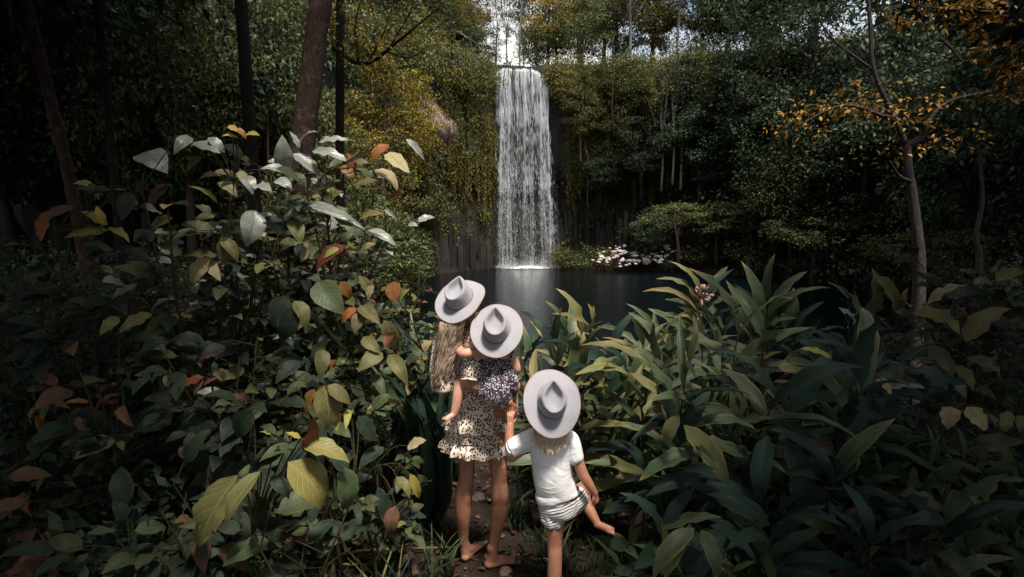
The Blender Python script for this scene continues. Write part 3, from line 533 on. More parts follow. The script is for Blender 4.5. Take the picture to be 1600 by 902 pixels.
def shrub(label, x, y, h, spread, n, L, mats, kind='ovate', wr=.5, name='broadleaf_shrub', cat='shrub', group=None, stems=6, z=None, lean=(0, 0), low=.25, droop=.15, hero=(), hub=None, face=.45, stem='stem'):
    """a leafy shrub: a mesh of stems and twigs and every leaf a part. HERO: (px0, py0, px1, py1, dY, wr, mat) leaves placed where the photo has them"""
    z = g1(x, y) if z is None else z; o = Vector((x, y, z)); root = empty(name, o, label, cat, group); mb = MB(); tips = []
    def seg(pts, r0, r1): mb.add(*tube([p-o for p in pts], list(np.linspace(r0, r1, len(pts))), 5, 3))
    anchors = []
    for s in range(stems):
        a = random.uniform(0, 6.283); rr = spread*math.sqrt(random.random()); t = o+Vector((rr*math.cos(a)+lean[0], rr*math.sin(a)+lean[1], h*random.uniform(.62, 1.0)))
        m = o.lerp(t, .5)+Vector((random.uniform(-.1, .1), random.uniform(-.1, .1), .08*h)); b = o+Vector((random.uniform(-.06, .06), random.uniform(-.06, .06), -.06)); seg([b, m, t], .006+.006*h, .003); anchors.append([b, m, t])
    per = max(1, n//max(1, stems)); 
    for A in anchors:
        k = 0
        while k < per:
            f = low+(1-low)*random.random()**.8; p = A[0].lerp(A[1], f*2) if f < .5 else A[1].lerp(A[2], f*2-1)
            a = random.uniform(0, 6.283); tl = random.uniform(.4, 1.5)*L*1.3; td = Vector((math.cos(a), math.sin(a)-.35, random.uniform(-.1, .7))).normalized(); q = p+td*tl; seg([p, p.lerp(q, .5)+Vector((0, 0, .02)), q], .004, .002)
            m = random.randint(3, 6)
            for i in range(m):
                g = (i+1)/m; bp = p.lerp(q, .35+.65*g); sd = Vector((-td.y, td.x, 0))*(1 if i % 2 else -1); d = (td*(.5+g*.5)+sd*random.uniform(.5, 1.1)*(1.15-g)+Vector((random.uniform(-.25, .25), random.uniform(-.25, .25), random.uniform(-.55, .35)-droop))).normalized()
                l = L*random.uniform(.45, 1.25); nh = Vector((random.uniform(-.4, .4), random.uniform(-.4, .3), 1)).normalized()*(1-face)+(CAMV-bp).normalized()*face
                put_leaf(root, o, bp+d*.15*L, bp+d*(.15*L+l), nh, wr*random.uniform(.85, 1.15), pick(mats), kind); seg([bp, bp+d*.16*L], .0022, .0018); k += 1
    for (a0, b0, a1, b1, dY, w_, m_) in hero:
        Yb = (hub or y)+dY; bp = P(a0, b0, Yb-random.uniform(0, .06)); tp = P(a1, b1, Yb-random.uniform(.0, .14)); nh = (CAMV-bp).normalized()*.62+Vector((random.uniform(-.35, .35), 0, .75))
        put_leaf(root, o, bp, tp, nh, w_, m_, kind)
        A = min((p for s in anchors for p in (s[1], s[2], s[1].lerp(s[2], .5))), key=lambda p: (p-bp).length); seg([A, A.lerp(bp, .6)+Vector((0, .03, .03)), bp], .004, .0025)
    ob('stem', mb.mesh('stem', [stem]), root); return root
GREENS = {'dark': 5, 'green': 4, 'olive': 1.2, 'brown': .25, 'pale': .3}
DARKS = {'dark': 8, 'green': 1.5, 'brown': .6}  # shade of the bank and corners put into darker leaf colours
# tall shrub whose glossy top leaves, painted with pale sky sheen, reach over the bank
shrub('tall shrub with painted pale grey sheen on glossy top leaves and a few orange ones', -1.35, 4.1, 2.5, .6, 250, .15, {'dark': 3, 'green': 3.5, 'pale': 1.6, 'olive': 1}, hub=3.9, stems=12, low=.4, hero=[
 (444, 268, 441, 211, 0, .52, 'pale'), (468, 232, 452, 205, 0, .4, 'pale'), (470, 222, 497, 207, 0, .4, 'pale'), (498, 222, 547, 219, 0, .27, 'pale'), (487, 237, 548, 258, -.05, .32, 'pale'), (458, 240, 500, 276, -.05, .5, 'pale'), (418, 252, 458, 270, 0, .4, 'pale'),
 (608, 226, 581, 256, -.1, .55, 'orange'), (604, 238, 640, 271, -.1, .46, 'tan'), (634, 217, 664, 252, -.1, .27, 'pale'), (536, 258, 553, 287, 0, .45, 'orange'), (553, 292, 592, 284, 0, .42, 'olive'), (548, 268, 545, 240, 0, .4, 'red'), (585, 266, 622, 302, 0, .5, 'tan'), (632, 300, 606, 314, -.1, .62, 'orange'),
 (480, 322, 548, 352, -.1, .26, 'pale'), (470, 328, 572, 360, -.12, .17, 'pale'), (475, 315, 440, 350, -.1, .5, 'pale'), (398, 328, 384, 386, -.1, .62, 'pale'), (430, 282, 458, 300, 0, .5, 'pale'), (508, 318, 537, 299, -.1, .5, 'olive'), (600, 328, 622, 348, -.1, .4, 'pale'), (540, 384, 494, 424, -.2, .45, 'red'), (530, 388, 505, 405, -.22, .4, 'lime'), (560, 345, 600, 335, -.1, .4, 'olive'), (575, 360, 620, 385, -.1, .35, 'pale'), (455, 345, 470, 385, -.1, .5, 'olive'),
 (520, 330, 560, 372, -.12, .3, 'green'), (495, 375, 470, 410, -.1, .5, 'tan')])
shrub('shrub with painted pale sheen on crumpled leaves and one long yellow leaf', -2.05, 4.0, 2.4, .55, 240, .15, {'dark': 4, 'green': 2, 'pale': 1.3, 'olive': 1.2, 'tan': .4}, hub=3.8, stems=11, low=.4, hero=[
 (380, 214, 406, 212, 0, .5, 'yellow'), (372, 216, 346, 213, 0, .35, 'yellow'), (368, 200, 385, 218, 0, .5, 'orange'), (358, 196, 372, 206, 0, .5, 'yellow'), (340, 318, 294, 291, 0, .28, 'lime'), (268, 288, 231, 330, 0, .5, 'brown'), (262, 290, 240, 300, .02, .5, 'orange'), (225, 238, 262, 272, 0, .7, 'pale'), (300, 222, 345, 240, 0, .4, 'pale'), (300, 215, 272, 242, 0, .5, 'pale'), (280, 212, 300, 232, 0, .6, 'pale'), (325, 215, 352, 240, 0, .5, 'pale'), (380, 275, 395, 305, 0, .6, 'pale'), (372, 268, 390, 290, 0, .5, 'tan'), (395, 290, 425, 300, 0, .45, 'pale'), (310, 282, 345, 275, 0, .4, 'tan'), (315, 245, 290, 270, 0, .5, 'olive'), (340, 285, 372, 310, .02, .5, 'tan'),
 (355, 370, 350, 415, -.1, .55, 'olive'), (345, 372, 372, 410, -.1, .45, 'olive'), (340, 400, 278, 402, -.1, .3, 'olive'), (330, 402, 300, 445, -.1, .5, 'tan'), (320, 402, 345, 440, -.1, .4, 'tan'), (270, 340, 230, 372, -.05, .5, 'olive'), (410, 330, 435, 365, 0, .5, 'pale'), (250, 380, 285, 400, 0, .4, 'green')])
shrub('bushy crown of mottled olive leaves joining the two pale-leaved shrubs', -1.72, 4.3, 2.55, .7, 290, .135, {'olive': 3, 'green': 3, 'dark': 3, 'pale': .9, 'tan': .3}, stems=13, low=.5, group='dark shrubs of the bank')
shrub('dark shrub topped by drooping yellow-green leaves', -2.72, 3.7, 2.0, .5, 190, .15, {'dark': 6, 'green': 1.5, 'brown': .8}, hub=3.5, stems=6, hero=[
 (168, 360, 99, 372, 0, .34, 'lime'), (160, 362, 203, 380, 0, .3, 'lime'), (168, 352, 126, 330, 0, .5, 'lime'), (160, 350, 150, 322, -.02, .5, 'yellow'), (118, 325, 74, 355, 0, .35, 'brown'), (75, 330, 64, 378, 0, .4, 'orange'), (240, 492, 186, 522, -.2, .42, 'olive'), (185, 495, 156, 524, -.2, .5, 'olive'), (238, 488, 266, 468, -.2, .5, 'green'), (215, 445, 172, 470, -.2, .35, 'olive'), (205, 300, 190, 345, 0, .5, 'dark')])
# middle shrubs
shrub('speckled-leaf shrub with scattered orange and red leaves', -.86, 3.75, 1.45, .42, 130, .125, {'green': 4, 'dark': 3, 'olive': 2, 'tan': .4, 'orange': .25}, hub=3.5, stems=7, hero=[
 (496, 440, 537, 492, -.1, .62, 'green'), (460, 470, 478, 515, -.05, .5, 'olive'), (445, 462, 428, 512, -.1, .6, 'dark'), (456, 480, 440, 535, -.1, .55, 'dark'), (615, 440, 618, 474, -.15, .72, 'orange'), (622, 470, 640, 452, -.14, .5, 'lime'), (532, 440, 548, 466, 0, .6, 'orange'), (558, 482, 534, 508, -.05, .5, 'orange'), (570, 488, 554, 522, -.05, .62, 'olive'), (562, 478, 594, 508, -.03, .45, 'olive'), (582, 445, 575, 470, 0, .5, 'tan'), (560, 430, 580, 470, .03, .35, 'olive'), (600, 500, 622, 548, 0, .45, 'olive'), (612, 520, 602, 545, -.05, .5, 'red'),
 (598, 552, 559, 582, -.15, .52, 'olive'), (567, 527, 594, 552, -.1, .55, 'olive'), (608, 554, 638, 604, -.15, .38, 'olive'), (505, 545, 500, 592, -.12, .5, 'olive'), (515, 533, 487, 566, -.1, .4, 'green'), (525, 562, 512, 582, -.12, .5, 'red'), (540, 565, 522, 580, -.13, .3, 'tan'), (580, 585, 602, 625, -.1, .4, 'green'), (565, 595, 592, 590, -.1, .35, 'dark'), (430, 615, 470, 632, -.2, .5, 'dark'), (470, 565, 430, 600, -.2, .45, 'dark'), (420, 590, 442, 560, -.2, .4, 'green')])
shrub('shrub with one broad mottled olive leaf hanging beside an orange one', -.98, 2.95, .98, .34, 70, .12, {'green': 3, 'dark': 4, 'olive': 1.4}, hub=2.85, stems=6, hero=[
 (506, 602, 510, 672, -.1, .64, 'olive'), (492, 608, 478, 655, -.07, .45, 'orange'), (512, 602, 548, 632, -.07, .5, 'olive'), (530, 645, 527, 675, -.03, .5, 'yellow'), (545, 640, 540, 672, -.02, .3, 'lime'), (560, 650, 588, 690, .1, .5, 'dark'), (637, 697, 666, 688, .1, .62, 'tan'), (620, 745, 640, 780, .1, .4, 'olive'), (640, 740, 655, 780, .1, .3, 'yellow'), (600, 700, 560, 735, .1, .5, 'dark'), (590, 760, 610, 835, .05, .25, 'dark'), (618, 790, 612, 836, 0, .55, 'brown')])
shrub('low plant with large drooping olive and yellow leaves', -1.0, 2.45, .72, .3, 26, .17, {'dark': 6, 'green': 1.5}, hub=2.3, stems=5, low=.45, hero=[
 (372, 742, 310, 856, -.1, .40, 'olive'), (408, 736, 355, 824, -.12, .30, 'olive'), (450, 722, 502, 797, -.15, .62, 'lime'), (472, 694, 547, 724, -.12, .42, 'lime'), (445, 705, 385, 750, -.05, .4, 'dark'), (462, 700, 405, 722, -.06, .4, 'green'), (505, 735, 470, 700, -.03, .55, 'dark'), (538, 730, 541, 797, -.1, .5, 'green'), (432, 690, 405, 675, -.05, .45, 'lime'), (425, 745, 452, 780, -.08, .5, 'dark'), (470, 685, 446, 676, -.1, .4, 'yellow'), (478, 700, 489, 650, -.1, .36, 'red'), (402, 728, 440, 700, -.04, .45, 'dark'), (520, 700, 545, 745, 0, .5, 'dark'), (395, 640, 372, 684, .1, .55, 'dark')])
# filling shrubs of the dark bank
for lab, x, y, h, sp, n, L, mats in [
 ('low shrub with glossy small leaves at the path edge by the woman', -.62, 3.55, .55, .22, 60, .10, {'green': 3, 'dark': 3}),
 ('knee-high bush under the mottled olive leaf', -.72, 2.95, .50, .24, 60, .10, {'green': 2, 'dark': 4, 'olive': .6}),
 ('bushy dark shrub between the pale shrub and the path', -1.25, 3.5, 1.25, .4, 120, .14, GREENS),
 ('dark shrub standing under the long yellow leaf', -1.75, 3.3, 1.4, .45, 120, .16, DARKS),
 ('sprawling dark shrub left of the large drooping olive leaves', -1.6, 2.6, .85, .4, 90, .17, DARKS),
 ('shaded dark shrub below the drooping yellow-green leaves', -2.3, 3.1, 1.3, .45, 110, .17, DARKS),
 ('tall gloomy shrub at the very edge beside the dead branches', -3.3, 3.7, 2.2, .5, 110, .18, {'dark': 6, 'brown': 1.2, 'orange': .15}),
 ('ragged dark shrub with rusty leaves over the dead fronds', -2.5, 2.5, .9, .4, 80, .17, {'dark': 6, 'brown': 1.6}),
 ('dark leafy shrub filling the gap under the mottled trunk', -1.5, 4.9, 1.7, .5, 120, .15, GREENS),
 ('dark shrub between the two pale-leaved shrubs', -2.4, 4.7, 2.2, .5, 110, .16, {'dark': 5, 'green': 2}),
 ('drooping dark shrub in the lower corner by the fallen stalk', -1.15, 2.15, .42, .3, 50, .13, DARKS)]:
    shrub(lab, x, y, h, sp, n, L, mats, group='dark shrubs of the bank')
# bushes with small rosettes and red tips between the path and the pool
SMALL = {'green': 4, 'olive': 3.2, 'dark': 1.5, 'lime': .35, 'red': .3, 'orange': .5, 'tan': .4}
for lab, x, y, h, sp, n in [('small-leaved bush with red tips beside the woman\'s hat', -.55, 5.3, 1.72, .34, 230), ('small-leaved bush with orange tips behind the woman\'s hat', -.12, 5.7, 1.42, .28, 200), ('tall fine-leaved bush under the bare rock face', -1.15, 5.6, 2.05, .45, 270), ('fine-leaved bush with pale leaves above the red-tipped ones', -.85, 6.6, 2.35, .42, 250), ('low small-leaved bush between the two upper hats', .14, 5.0, 1.15, .22, 120), ('tall leafy bush touching the mottled trunk', -1.75, 6.4, 2.5, .5, 260)]:
    shrub(lab, x, y, h, sp, n, .085, SMALL, name='small_leaved_bush', cat='bush', group='small-leaved bushes by the pool', wr=.42, stems=9, low=.35, droop=-.15, face=.35)
# strap-leaved clumps
def strap_clump(label, x, y, n, L, mats, group=None, name='strap_leaf_plant', wr=.07, spread=.8):
    o = Vector((x, y, g1(x, y))); root = empty(name, o, label, 'plant', group)
    for k in range(n):
        a = random.uniform(0, 6.283); q = random.uniform(.1, .5)*spread; l = L*random.uniform(.6, 1.1); b = o+Vector((random.uniform(-.07, .07), random.uniform(-.07, .07), -.02)); d = Vector((math.cos(a)*q, math.sin(a)*q, 1)).normalized()
        put_leaf(root, o, b, b+d*l, Vector((math.cos(a), math.sin(a), .3))*-1+Vector((0, -.6, .6)), wr*random.uniform(.8, 1.3), pick(mats), 'strap')
for a in [('upright strap-leaved plant close to the woman\'s hair', -.52, 3.55, 22, 1.15), ('darker strap-leaved plant behind the first one', -.68, 4.0, 22, 1.3), ('strap-leaved plant at the bend of the path', -.45, 4.3, 18, 1.2)]:
    strap_clump(*a, {'gingerdark': 4, 'ginger': 1.5}, 'strap-leaved plants by the woman')
for a in [('tuft of thin arching blades by the fallen stalk', -.62, 2.62, 26, .38), ('tuft of thin blades beside the path litter', -.40, 2.95, 24, .34), ('small tuft of blades under the olive leaf', -.85, 2.55, 22, .36), ('short tuft of blades near the woman\'s heel', -.42, 2.62, 20, .22), ('tuft of grassy blades behind the child\'s standing leg', .24, 3.15, 24, .30), ('dark grassy tuft below the child\'s raised foot', .62, 2.75, 24, .26), ('grassy tuft between the woman\'s legs and the child', .06, 3.5, 26, .35)]:
    strap_clump(*a, {'gingerdark': 3, 'ginger': 2.5, 'gingerolive': .5}, 'grassy tufts along the path', 'grass_tuft', .05, 1.8)

# ------------------------------------------------------------------ wild ginger
def ginger(label, x, y, h, n, L, mats, lean=(0, 0), wr=.19, group=None, hero=(), flower=False, az=None):
    o = Vector((x, y, g1(x, y))); root = empty('ginger_plant', o, label, 'plant', group); mb = MB(); top = o+Vector((lean[0], lean[1], h)); mid = o.lerp(top, .55)+Vector((-lean[0]*.25, -lean[1]*.2, 0))
    pts = [o-Vector((0, 0, .05)), mid, top]; mb.add(*tube([p-o for p in pts], [.008, .007, .003], 6, 5)); ob('stem', mb.mesh('stem', ['stem']), root); sp = [Vector(p) for p in catmull([tuple(p) for p in pts], 12)]
    az = random.uniform(-1.3, 1.3) if az is None else az
    for k in range(n):
        f = .30+.68*(k+.5)/n; p = sp[min(24, int(f*24))]; s = 1 if k % 2 else -1; a = az+random.uniform(-.8, .8); up = random.uniform(-.35, .95)+.9*max(0, f-.6)*2; d = Vector((math.cos(a)*s, math.sin(a)*s-.25, up)).normalized(); l = L*random.uniform(.7, 1.3)
        m_ = pick(mats)
        if f < .55 and random.random() < .16: m_ = random.choice(['tan', 'brown']); d = Vector((d.x*.5, d.y*.5-.1, -1)).normalized(); l *= .75
        put_leaf(root, o, p, p+d*l, Vector((random.uniform(-.3, .3), -.45+random.uniform(-.3, .3), 1)), wr*random.uniform(.75, 1.25), m_, 'lance')
    for (a0, b0, a1, b1, dY, w_, m_) in hero:
        bp = P(a0, b0, y+dY); tp = P(a1, b1, y+dY-random.uniform(-.05, .15)); put_leaf(root, o, bp, tp, (CAMV-bp).normalized()*.55+Vector((random.uniform(-.4, .4), 0, .8)), w_, m_, 'lance')
    if flower:
        fb = MB()
        for k in range(26):
            d = Vector((random.gauss(0, 1), random.gauss(0, 1), random.gauss(.4, 1))).normalized(); c = top+d*.035; fb.add(*tube([c-o, c+d*.03-o, c+d*.045-o], [.004, .011, .003], 5, 2))
        ob('flower_head', fb.mesh('flower_head', ['ginger_flower']), root)
    return root
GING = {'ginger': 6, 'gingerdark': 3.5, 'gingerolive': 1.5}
GDARK = {'gingerdark': 8, 'ginger': 1.2}  # shaded side of the thicket painted with darker ginger leaves
tp = P(1098, 462, 3.9)
ginger('tall ginger stalk with pinkish flower head and yellow-edged leaves', tp.x+.03, 3.9, tp.z-g1(tp.x, 3.9), 12, .34, GING, (-.03, 0), flower=True, az=.1, hero=[
 (1097, 466, 1046, 408, 0, .13, 'gingerolive'), (1095, 474, 1024, 436, 0, .15, 'gingerolive'), (1090, 486, 1003, 456, -.03, .14, 'gingerolive'), (1095, 545, 1012, 482, -.05, .17, 'ginger'), (1092, 520, 1026, 492, .03, .2, 'ginger'), (1080, 512, 1076, 448, .05, .24, 'gingerolive'), (1100, 462, 1147, 420, 0, .14, 'gingerdark'), (1105, 482, 1160, 468, 0, .18, 'ginger'), (1103, 560, 1150, 545, 0, .18, 'ginger')])
q = P(1180, 560, 3.9)
ginger('ginger stalk crowned by upright pale-edged blades above the pool', q.x, 3.95, 1.45, 12, .34, GING, (0, 0), hero=[(1178, 520, 1134, 438, 0, .2, 'ginger'), (1182, 515, 1158, 408, 0, .2, 'ginger'), (1200, 470, 1211, 396, -.05, .22, 'ginger'), (1205, 478, 1262, 424, 0, .2, 'ginger'), (1190, 522, 1255, 448, 0, .2, 'gingerdark'), (1195, 500, 1300, 450, .02, .14, 'ginger'), (1235, 520, 1240, 450, 0, .3, 'ginger'), (1225, 540, 1290, 470, 0, .2, 'gingerdark')])
q = P(910, 540, 3.6)
ginger('ginger stalk with broad upright olive leaves beside the baby\'s hat', q.x, 3.6, 1.2, 12, .32, {'ginger': 5, 'gingerolive': 2.5, 'gingerdark': 2}, (.02, 0), hero=[(908, 528, 868, 450, 0, .2, 'gingerolive'), (912, 524, 918, 474, -.02, .36, 'gingerolive'), (925, 500, 926, 478, -.03, .5, 'lime'), (880, 545, 852, 470, 0, .22, 'ginger'), (930, 520, 862, 490, -.02, .12, 'gingerolive'), (870, 560, 878, 480, .02, .25, 'ginger'), (895, 600, 900, 520, 0, .28, 'ginger')])
q = P(1010, 600, 3.3)
ginger('ginger stalk with two long pale horizontal leaves above the child\'s hat', q.x, 3.3, 1.0, 12, .34, GING, (-.03, 0), hero=[(1018, 578, 906, 540, -.05, .13, 'gingerolive'), (982, 584, 898, 586, -.08, .18, 'gingerolive'), (984, 582, 1052, 657, -.1, .19, 'gingerolive'), (940, 556, 942, 606, -.06, .36, 'gingerolive'), (1035, 575, 990, 545, 0, .3, 'ginger'), (960, 560, 905, 610, 0, .2, 'ginger'), (1030, 560, 1022, 500, .05, .22, 'ginger')])
q = P(1062, 690, 2.95)
ginger('ginger plant with broad arching olive leaf and drooping tip', q.x, 2.95, .85, 12, .34, GDARK, (-.02, 0), wr=.24, hero=[(1068, 664, 1135, 757, -.15, .27, 'gingerolive'), (1062, 650, 1046, 700, -.2, .45, 'gingerolive'), (1030, 655, 943, 640, -.1, .28, 'ginger'), (1070, 665, 1182, 672, -.05, .2, 'ginger'), (1050, 690, 946, 745, -.1, .26, 'ginger'), (1100, 705, 998, 752, -.12, .26, 'ginger'), (978, 690, 940, 726, -.15, .45, 'olive'), (1108, 750, 1010, 775, -.1, .26, 'gingerdark'), (1060, 665, 985, 690, -.08, .24, 'gingerdark'), (1085, 640, 1010, 630, 0, .2, 'ginger')])
q = P(1240, 620, 3.1)
ginger('ginger plant with long dark leaf hanging straight down', q.x, 3.1, 1.0, 12, .36, GDARK, (0, 0), wr=.24, hero=[(1228, 686, 1242, 824, -.25, .36, 'gingerdark'), (1160, 660, 1238, 650, -.1, .3, 'ginger'), (1215, 572, 1260, 590, -.1, .45, 'olive'), (1262, 590, 1222, 580, -.12, .5, 'gingerolive'), (1300, 560, 1250, 545, -.08, .3, 'lime'), (1200, 680, 1190, 790, -.2, .3, 'gingerdark')])
q = P(1075, 850, 2.35)
ginger('low ginger plant with yellow-green leaf near the lower edge', q.x, 2.4, .5, 10, .30, GDARK, (0, 0), wr=.26, hero=[(1078, 822, 958, 866, -.1, .24, 'gingerdark'), (1070, 845, 1038, 905, -.12, .28, 'gingerolive'), (1095, 828, 1120, 905, -.12, .36, 'ginger'), (1085, 825, 1020, 905, -.1, .3, 'ginger'), (1110, 820, 1180, 880, -.1, .3, 'gingerdark')])
rows = []
for k in range(56):
    for _ in range(80):
        y = random.uniform(2.9, 6.6); px = random.uniform(835, 1440); x = (px-800)/F*y
        if x < .42 and y < 3.35: continue
        if 940 < px < 1010 and y < 3.2: continue
        if all((x-a)**2+((y-b)*.7)**2 > .028 for a, b in rows): rows.append((x, y)); break
RANK = [('front', [q for q in rows if q[1] < 3.8]), ('middle', [q for q in rows if 3.8 <= q[1] < 5.1]), ('rear', [q for q in rows if q[1] >= 5.1])]
for rank, rr_ in RANK:
    for i_, (x, y) in enumerate(sorted(rr_, key=lambda q: q[0]/q[1])):
        px = 800+F*x/y; dep = random.uniform(11, 16) if y < 3.4 else random.uniform(11.5, 15) if px < 1050 else random.uniform(8.8, 12)
        hh = (1.98-g1(x, y))-y*math.tan(R(dep)); hh *= 1-.2*sstep(1.6, 2.4, x/y*3)
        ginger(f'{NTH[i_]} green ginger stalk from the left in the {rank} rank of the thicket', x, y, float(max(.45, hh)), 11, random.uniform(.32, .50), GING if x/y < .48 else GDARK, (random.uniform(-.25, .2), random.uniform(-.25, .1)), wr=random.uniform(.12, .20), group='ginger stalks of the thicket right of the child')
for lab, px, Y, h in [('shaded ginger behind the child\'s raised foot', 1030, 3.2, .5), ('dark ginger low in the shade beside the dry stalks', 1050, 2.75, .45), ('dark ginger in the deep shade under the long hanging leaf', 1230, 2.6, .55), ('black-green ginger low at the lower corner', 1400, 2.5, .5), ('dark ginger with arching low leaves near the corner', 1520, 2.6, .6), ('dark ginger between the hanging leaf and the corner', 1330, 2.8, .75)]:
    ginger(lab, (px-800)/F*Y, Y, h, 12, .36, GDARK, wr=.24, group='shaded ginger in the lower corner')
# floppy broad leaves at the far side of the thicket
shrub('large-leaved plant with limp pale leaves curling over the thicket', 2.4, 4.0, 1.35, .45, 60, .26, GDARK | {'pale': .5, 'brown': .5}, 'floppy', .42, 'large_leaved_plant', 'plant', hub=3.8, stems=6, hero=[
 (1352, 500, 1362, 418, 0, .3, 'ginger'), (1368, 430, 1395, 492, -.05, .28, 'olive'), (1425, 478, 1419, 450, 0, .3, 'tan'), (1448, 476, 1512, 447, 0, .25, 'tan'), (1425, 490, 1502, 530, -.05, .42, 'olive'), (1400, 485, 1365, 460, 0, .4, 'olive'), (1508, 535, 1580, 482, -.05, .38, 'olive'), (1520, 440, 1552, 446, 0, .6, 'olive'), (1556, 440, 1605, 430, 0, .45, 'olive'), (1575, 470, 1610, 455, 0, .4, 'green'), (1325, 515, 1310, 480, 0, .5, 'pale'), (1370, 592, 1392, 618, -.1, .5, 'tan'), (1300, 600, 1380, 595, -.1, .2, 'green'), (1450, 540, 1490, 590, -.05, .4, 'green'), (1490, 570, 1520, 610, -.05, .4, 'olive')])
shrub('large-leaved dark plant with small pale hanging leaves', 2.75, 3.6, 1.0, .4, 46, .22, {'dark': 6, 'green': 1}, 'floppy', .42, 'large_leaved_plant', 'plant', hub=3.4, stems=5, hero=[(1488, 636, 1480, 672, 0, .7, 'tan'), (1510, 636, 1540, 674, 0, .55, 'tan'), (1575, 642, 1569, 676, 0, .5, 'olive'), (1597, 650, 1592, 675, 0, .6, 'olive'), (1558, 752, 1529, 792, -.2, .4, 'olive'), (1600, 765, 1585, 803, -.2, .4, 'olive'), (1480, 798, 1578, 842, -.3, .2, 'green'), (1510, 560, 1560, 610, 0, .4, 'green')])
shrub('dark broad-leaved bush behind the limp pale leaves', 3.05, 4.9, 2.2, .55, 100, .2, DARKS, 'floppy', .45, 'large_leaved_plant', 'plant', stems=6)
shrub('dark broad-leaved bush at the water past the limp pale leaves', 3.95, 4.9, 2.5, .5, 110, .2, DARKS, 'floppy', .45, 'large_leaved_plant', 'plant', stems=6)
shrub('tall dark bush between the ginger and the gnarled tree', 4.6, 6.3, 3.3, .6, 130, .2, DARKS, 'floppy', .45, 'large_leaved_plant', 'plant', stems=7)
shrub('dark bush closing the view over the water at the edge', 4.5, 5.0, 1.8-g1(4.5, 5.0), .5, 150, .2, DARKS, 'floppy', .45, 'large_leaved_plant', 'plant', stems=8, low=.45)
shrub('dark bush leaning over the water in front of the crooked trunk', 3.7, 4.6, 1.62-g1(3.7, 4.6), .5, 130, .2, DARKS, 'floppy', .45, 'large_leaved_plant', 'plant', stems=8, low=.45)
shrub('dark broad-leaved bush filling the lower corner', 2.0, 2.75, .75, .4, 60, .2, DARKS, 'floppy', .4, 'large_leaved_plant', 'plant', stems=5)

# ------------------------------------------------------------------ the big trunks
def trunk_tree(name, label, pts, rad, mat, crown=None, limbs=(), cat='tree', mod=None, n=14):
    o = Vector(pts[0]); root = empty(name, o, label, cat); V, Fq, U = tube([Vector(p)-o for p in pts], rad, n, 8, mod=mod or (lambda u, q: 1+.05*math.sin(q*3+u*7)+.035*math.sin(q*7+u*31)+.03*math.sin(u*90+q*2)))
    ob('trunk', mesh_np('trunk', V, Fq, [mat]), root)
    for lp, lr in limbs: V, Fq, U = tube([Vector(p)-o for p in lp], lr, 7, 5); ob('limb', mesh_np('limb', V, Fq, [mat]), root)
    if crown:
        C, per, rd, sz, m, fl = crown; C = np.array(C)-np.array(o); V, Fq = clump_leaves(C, per, np.full(len(C), rd), np.full(len(C), sz), fl, seed=len(C)); ob('crown', mesh_np('crown', V, Fq, [m], smooth=False), root)
    return root
r = np.random.default_rng(3)
def cloud(c, s, n): return np.array(c)+r.normal(size=(n, 3))*np.array(s)
b = P(455, 470, 8.0)
trunk_tree('rainforest_tree', 'big mottled reddish-brown trunk rising behind the pale-leaved shrub', [(b.x-.05, 8, g1(b.x, 8)-.2), P(452, 420, 8), P(472, 240, 8), P(494, 60, 8), P(506, -60, 8), P(520, -500, 8.2)], [.20, .165, .155, .145, .14, .10], 'bark', (cloud((-2.2, 8.4, 9.0), (1.8, 1.6, .9), 60), 90, .8, .22, 'f_dark', .4), [([P(506, -60, 8), P(560, -250, 7.6), P(620, -420, 7.4)], [.09, .06, .03])])
for lab, px, Y, rr, tx in [('dark straight trunk left of the big mottled trunk', 403, 9.5, .10, 398), ('thin dark trunk hugging the big mottled trunk', 530, 9.5, .07, 548), ('leaning trunk blotched with pale lichen in the gloom', 145, 8, .075, 60), ('thin pole-like stem above the grey crumpled leaf', 190, 7, .045, 184)]:
    x, xt = (px-800)/F*Y, (tx-800)/F*Y
    trunk_tree('rainforest_tree', lab, [(x, Y, g1(x, Y)-.2), (x+(xt-x)*.3, Y, 2.5), (xt, Y, 6), (xt+(xt-x)*.6, Y, 10.5)], [rr*1.2, rr, rr*.9, rr*.5], 'bark' if 'lichen' in lab else 'bark_dark', (cloud((xt, Y, 10), (1.6, 1.3, .8), 36), 80, .8, .22, 'f_dark', .4))
# branch with dark twigs reaching across the yellow trees
bp = [P(520, 75, 9.2), P(570, 100, 9.0), P(625, 62, 8.6), P(690, 8, 8.2)]
trunk_tree('leafy_branch', 'dark twiggy branch crossing in front of the yellow trees', bp, [.035, .03, .02, .008], 'bark_dark', (cloud(P(585, 55, 9), (.5, .3, .35), 26), 26, .30, .09, 'f_yellow', .6), [([P(575, 98, 9), P(600, 50, 9), P(618, -10, 9)], [.02, .012, .006]), ([P(560, 95, 9), P(555, 40, 9), P(570, -20, 9)], [.02, .012, .006]), ([P(600, 80, 8.8), P(640, 90, 8.7), P(670, 70, 8.6)], [.015, .01, .004]), ([P(610, 72, 8.8), P(640, 20, 8.7), P(650, -10, 8.6)], [.012, .009, .004])], 'branch')
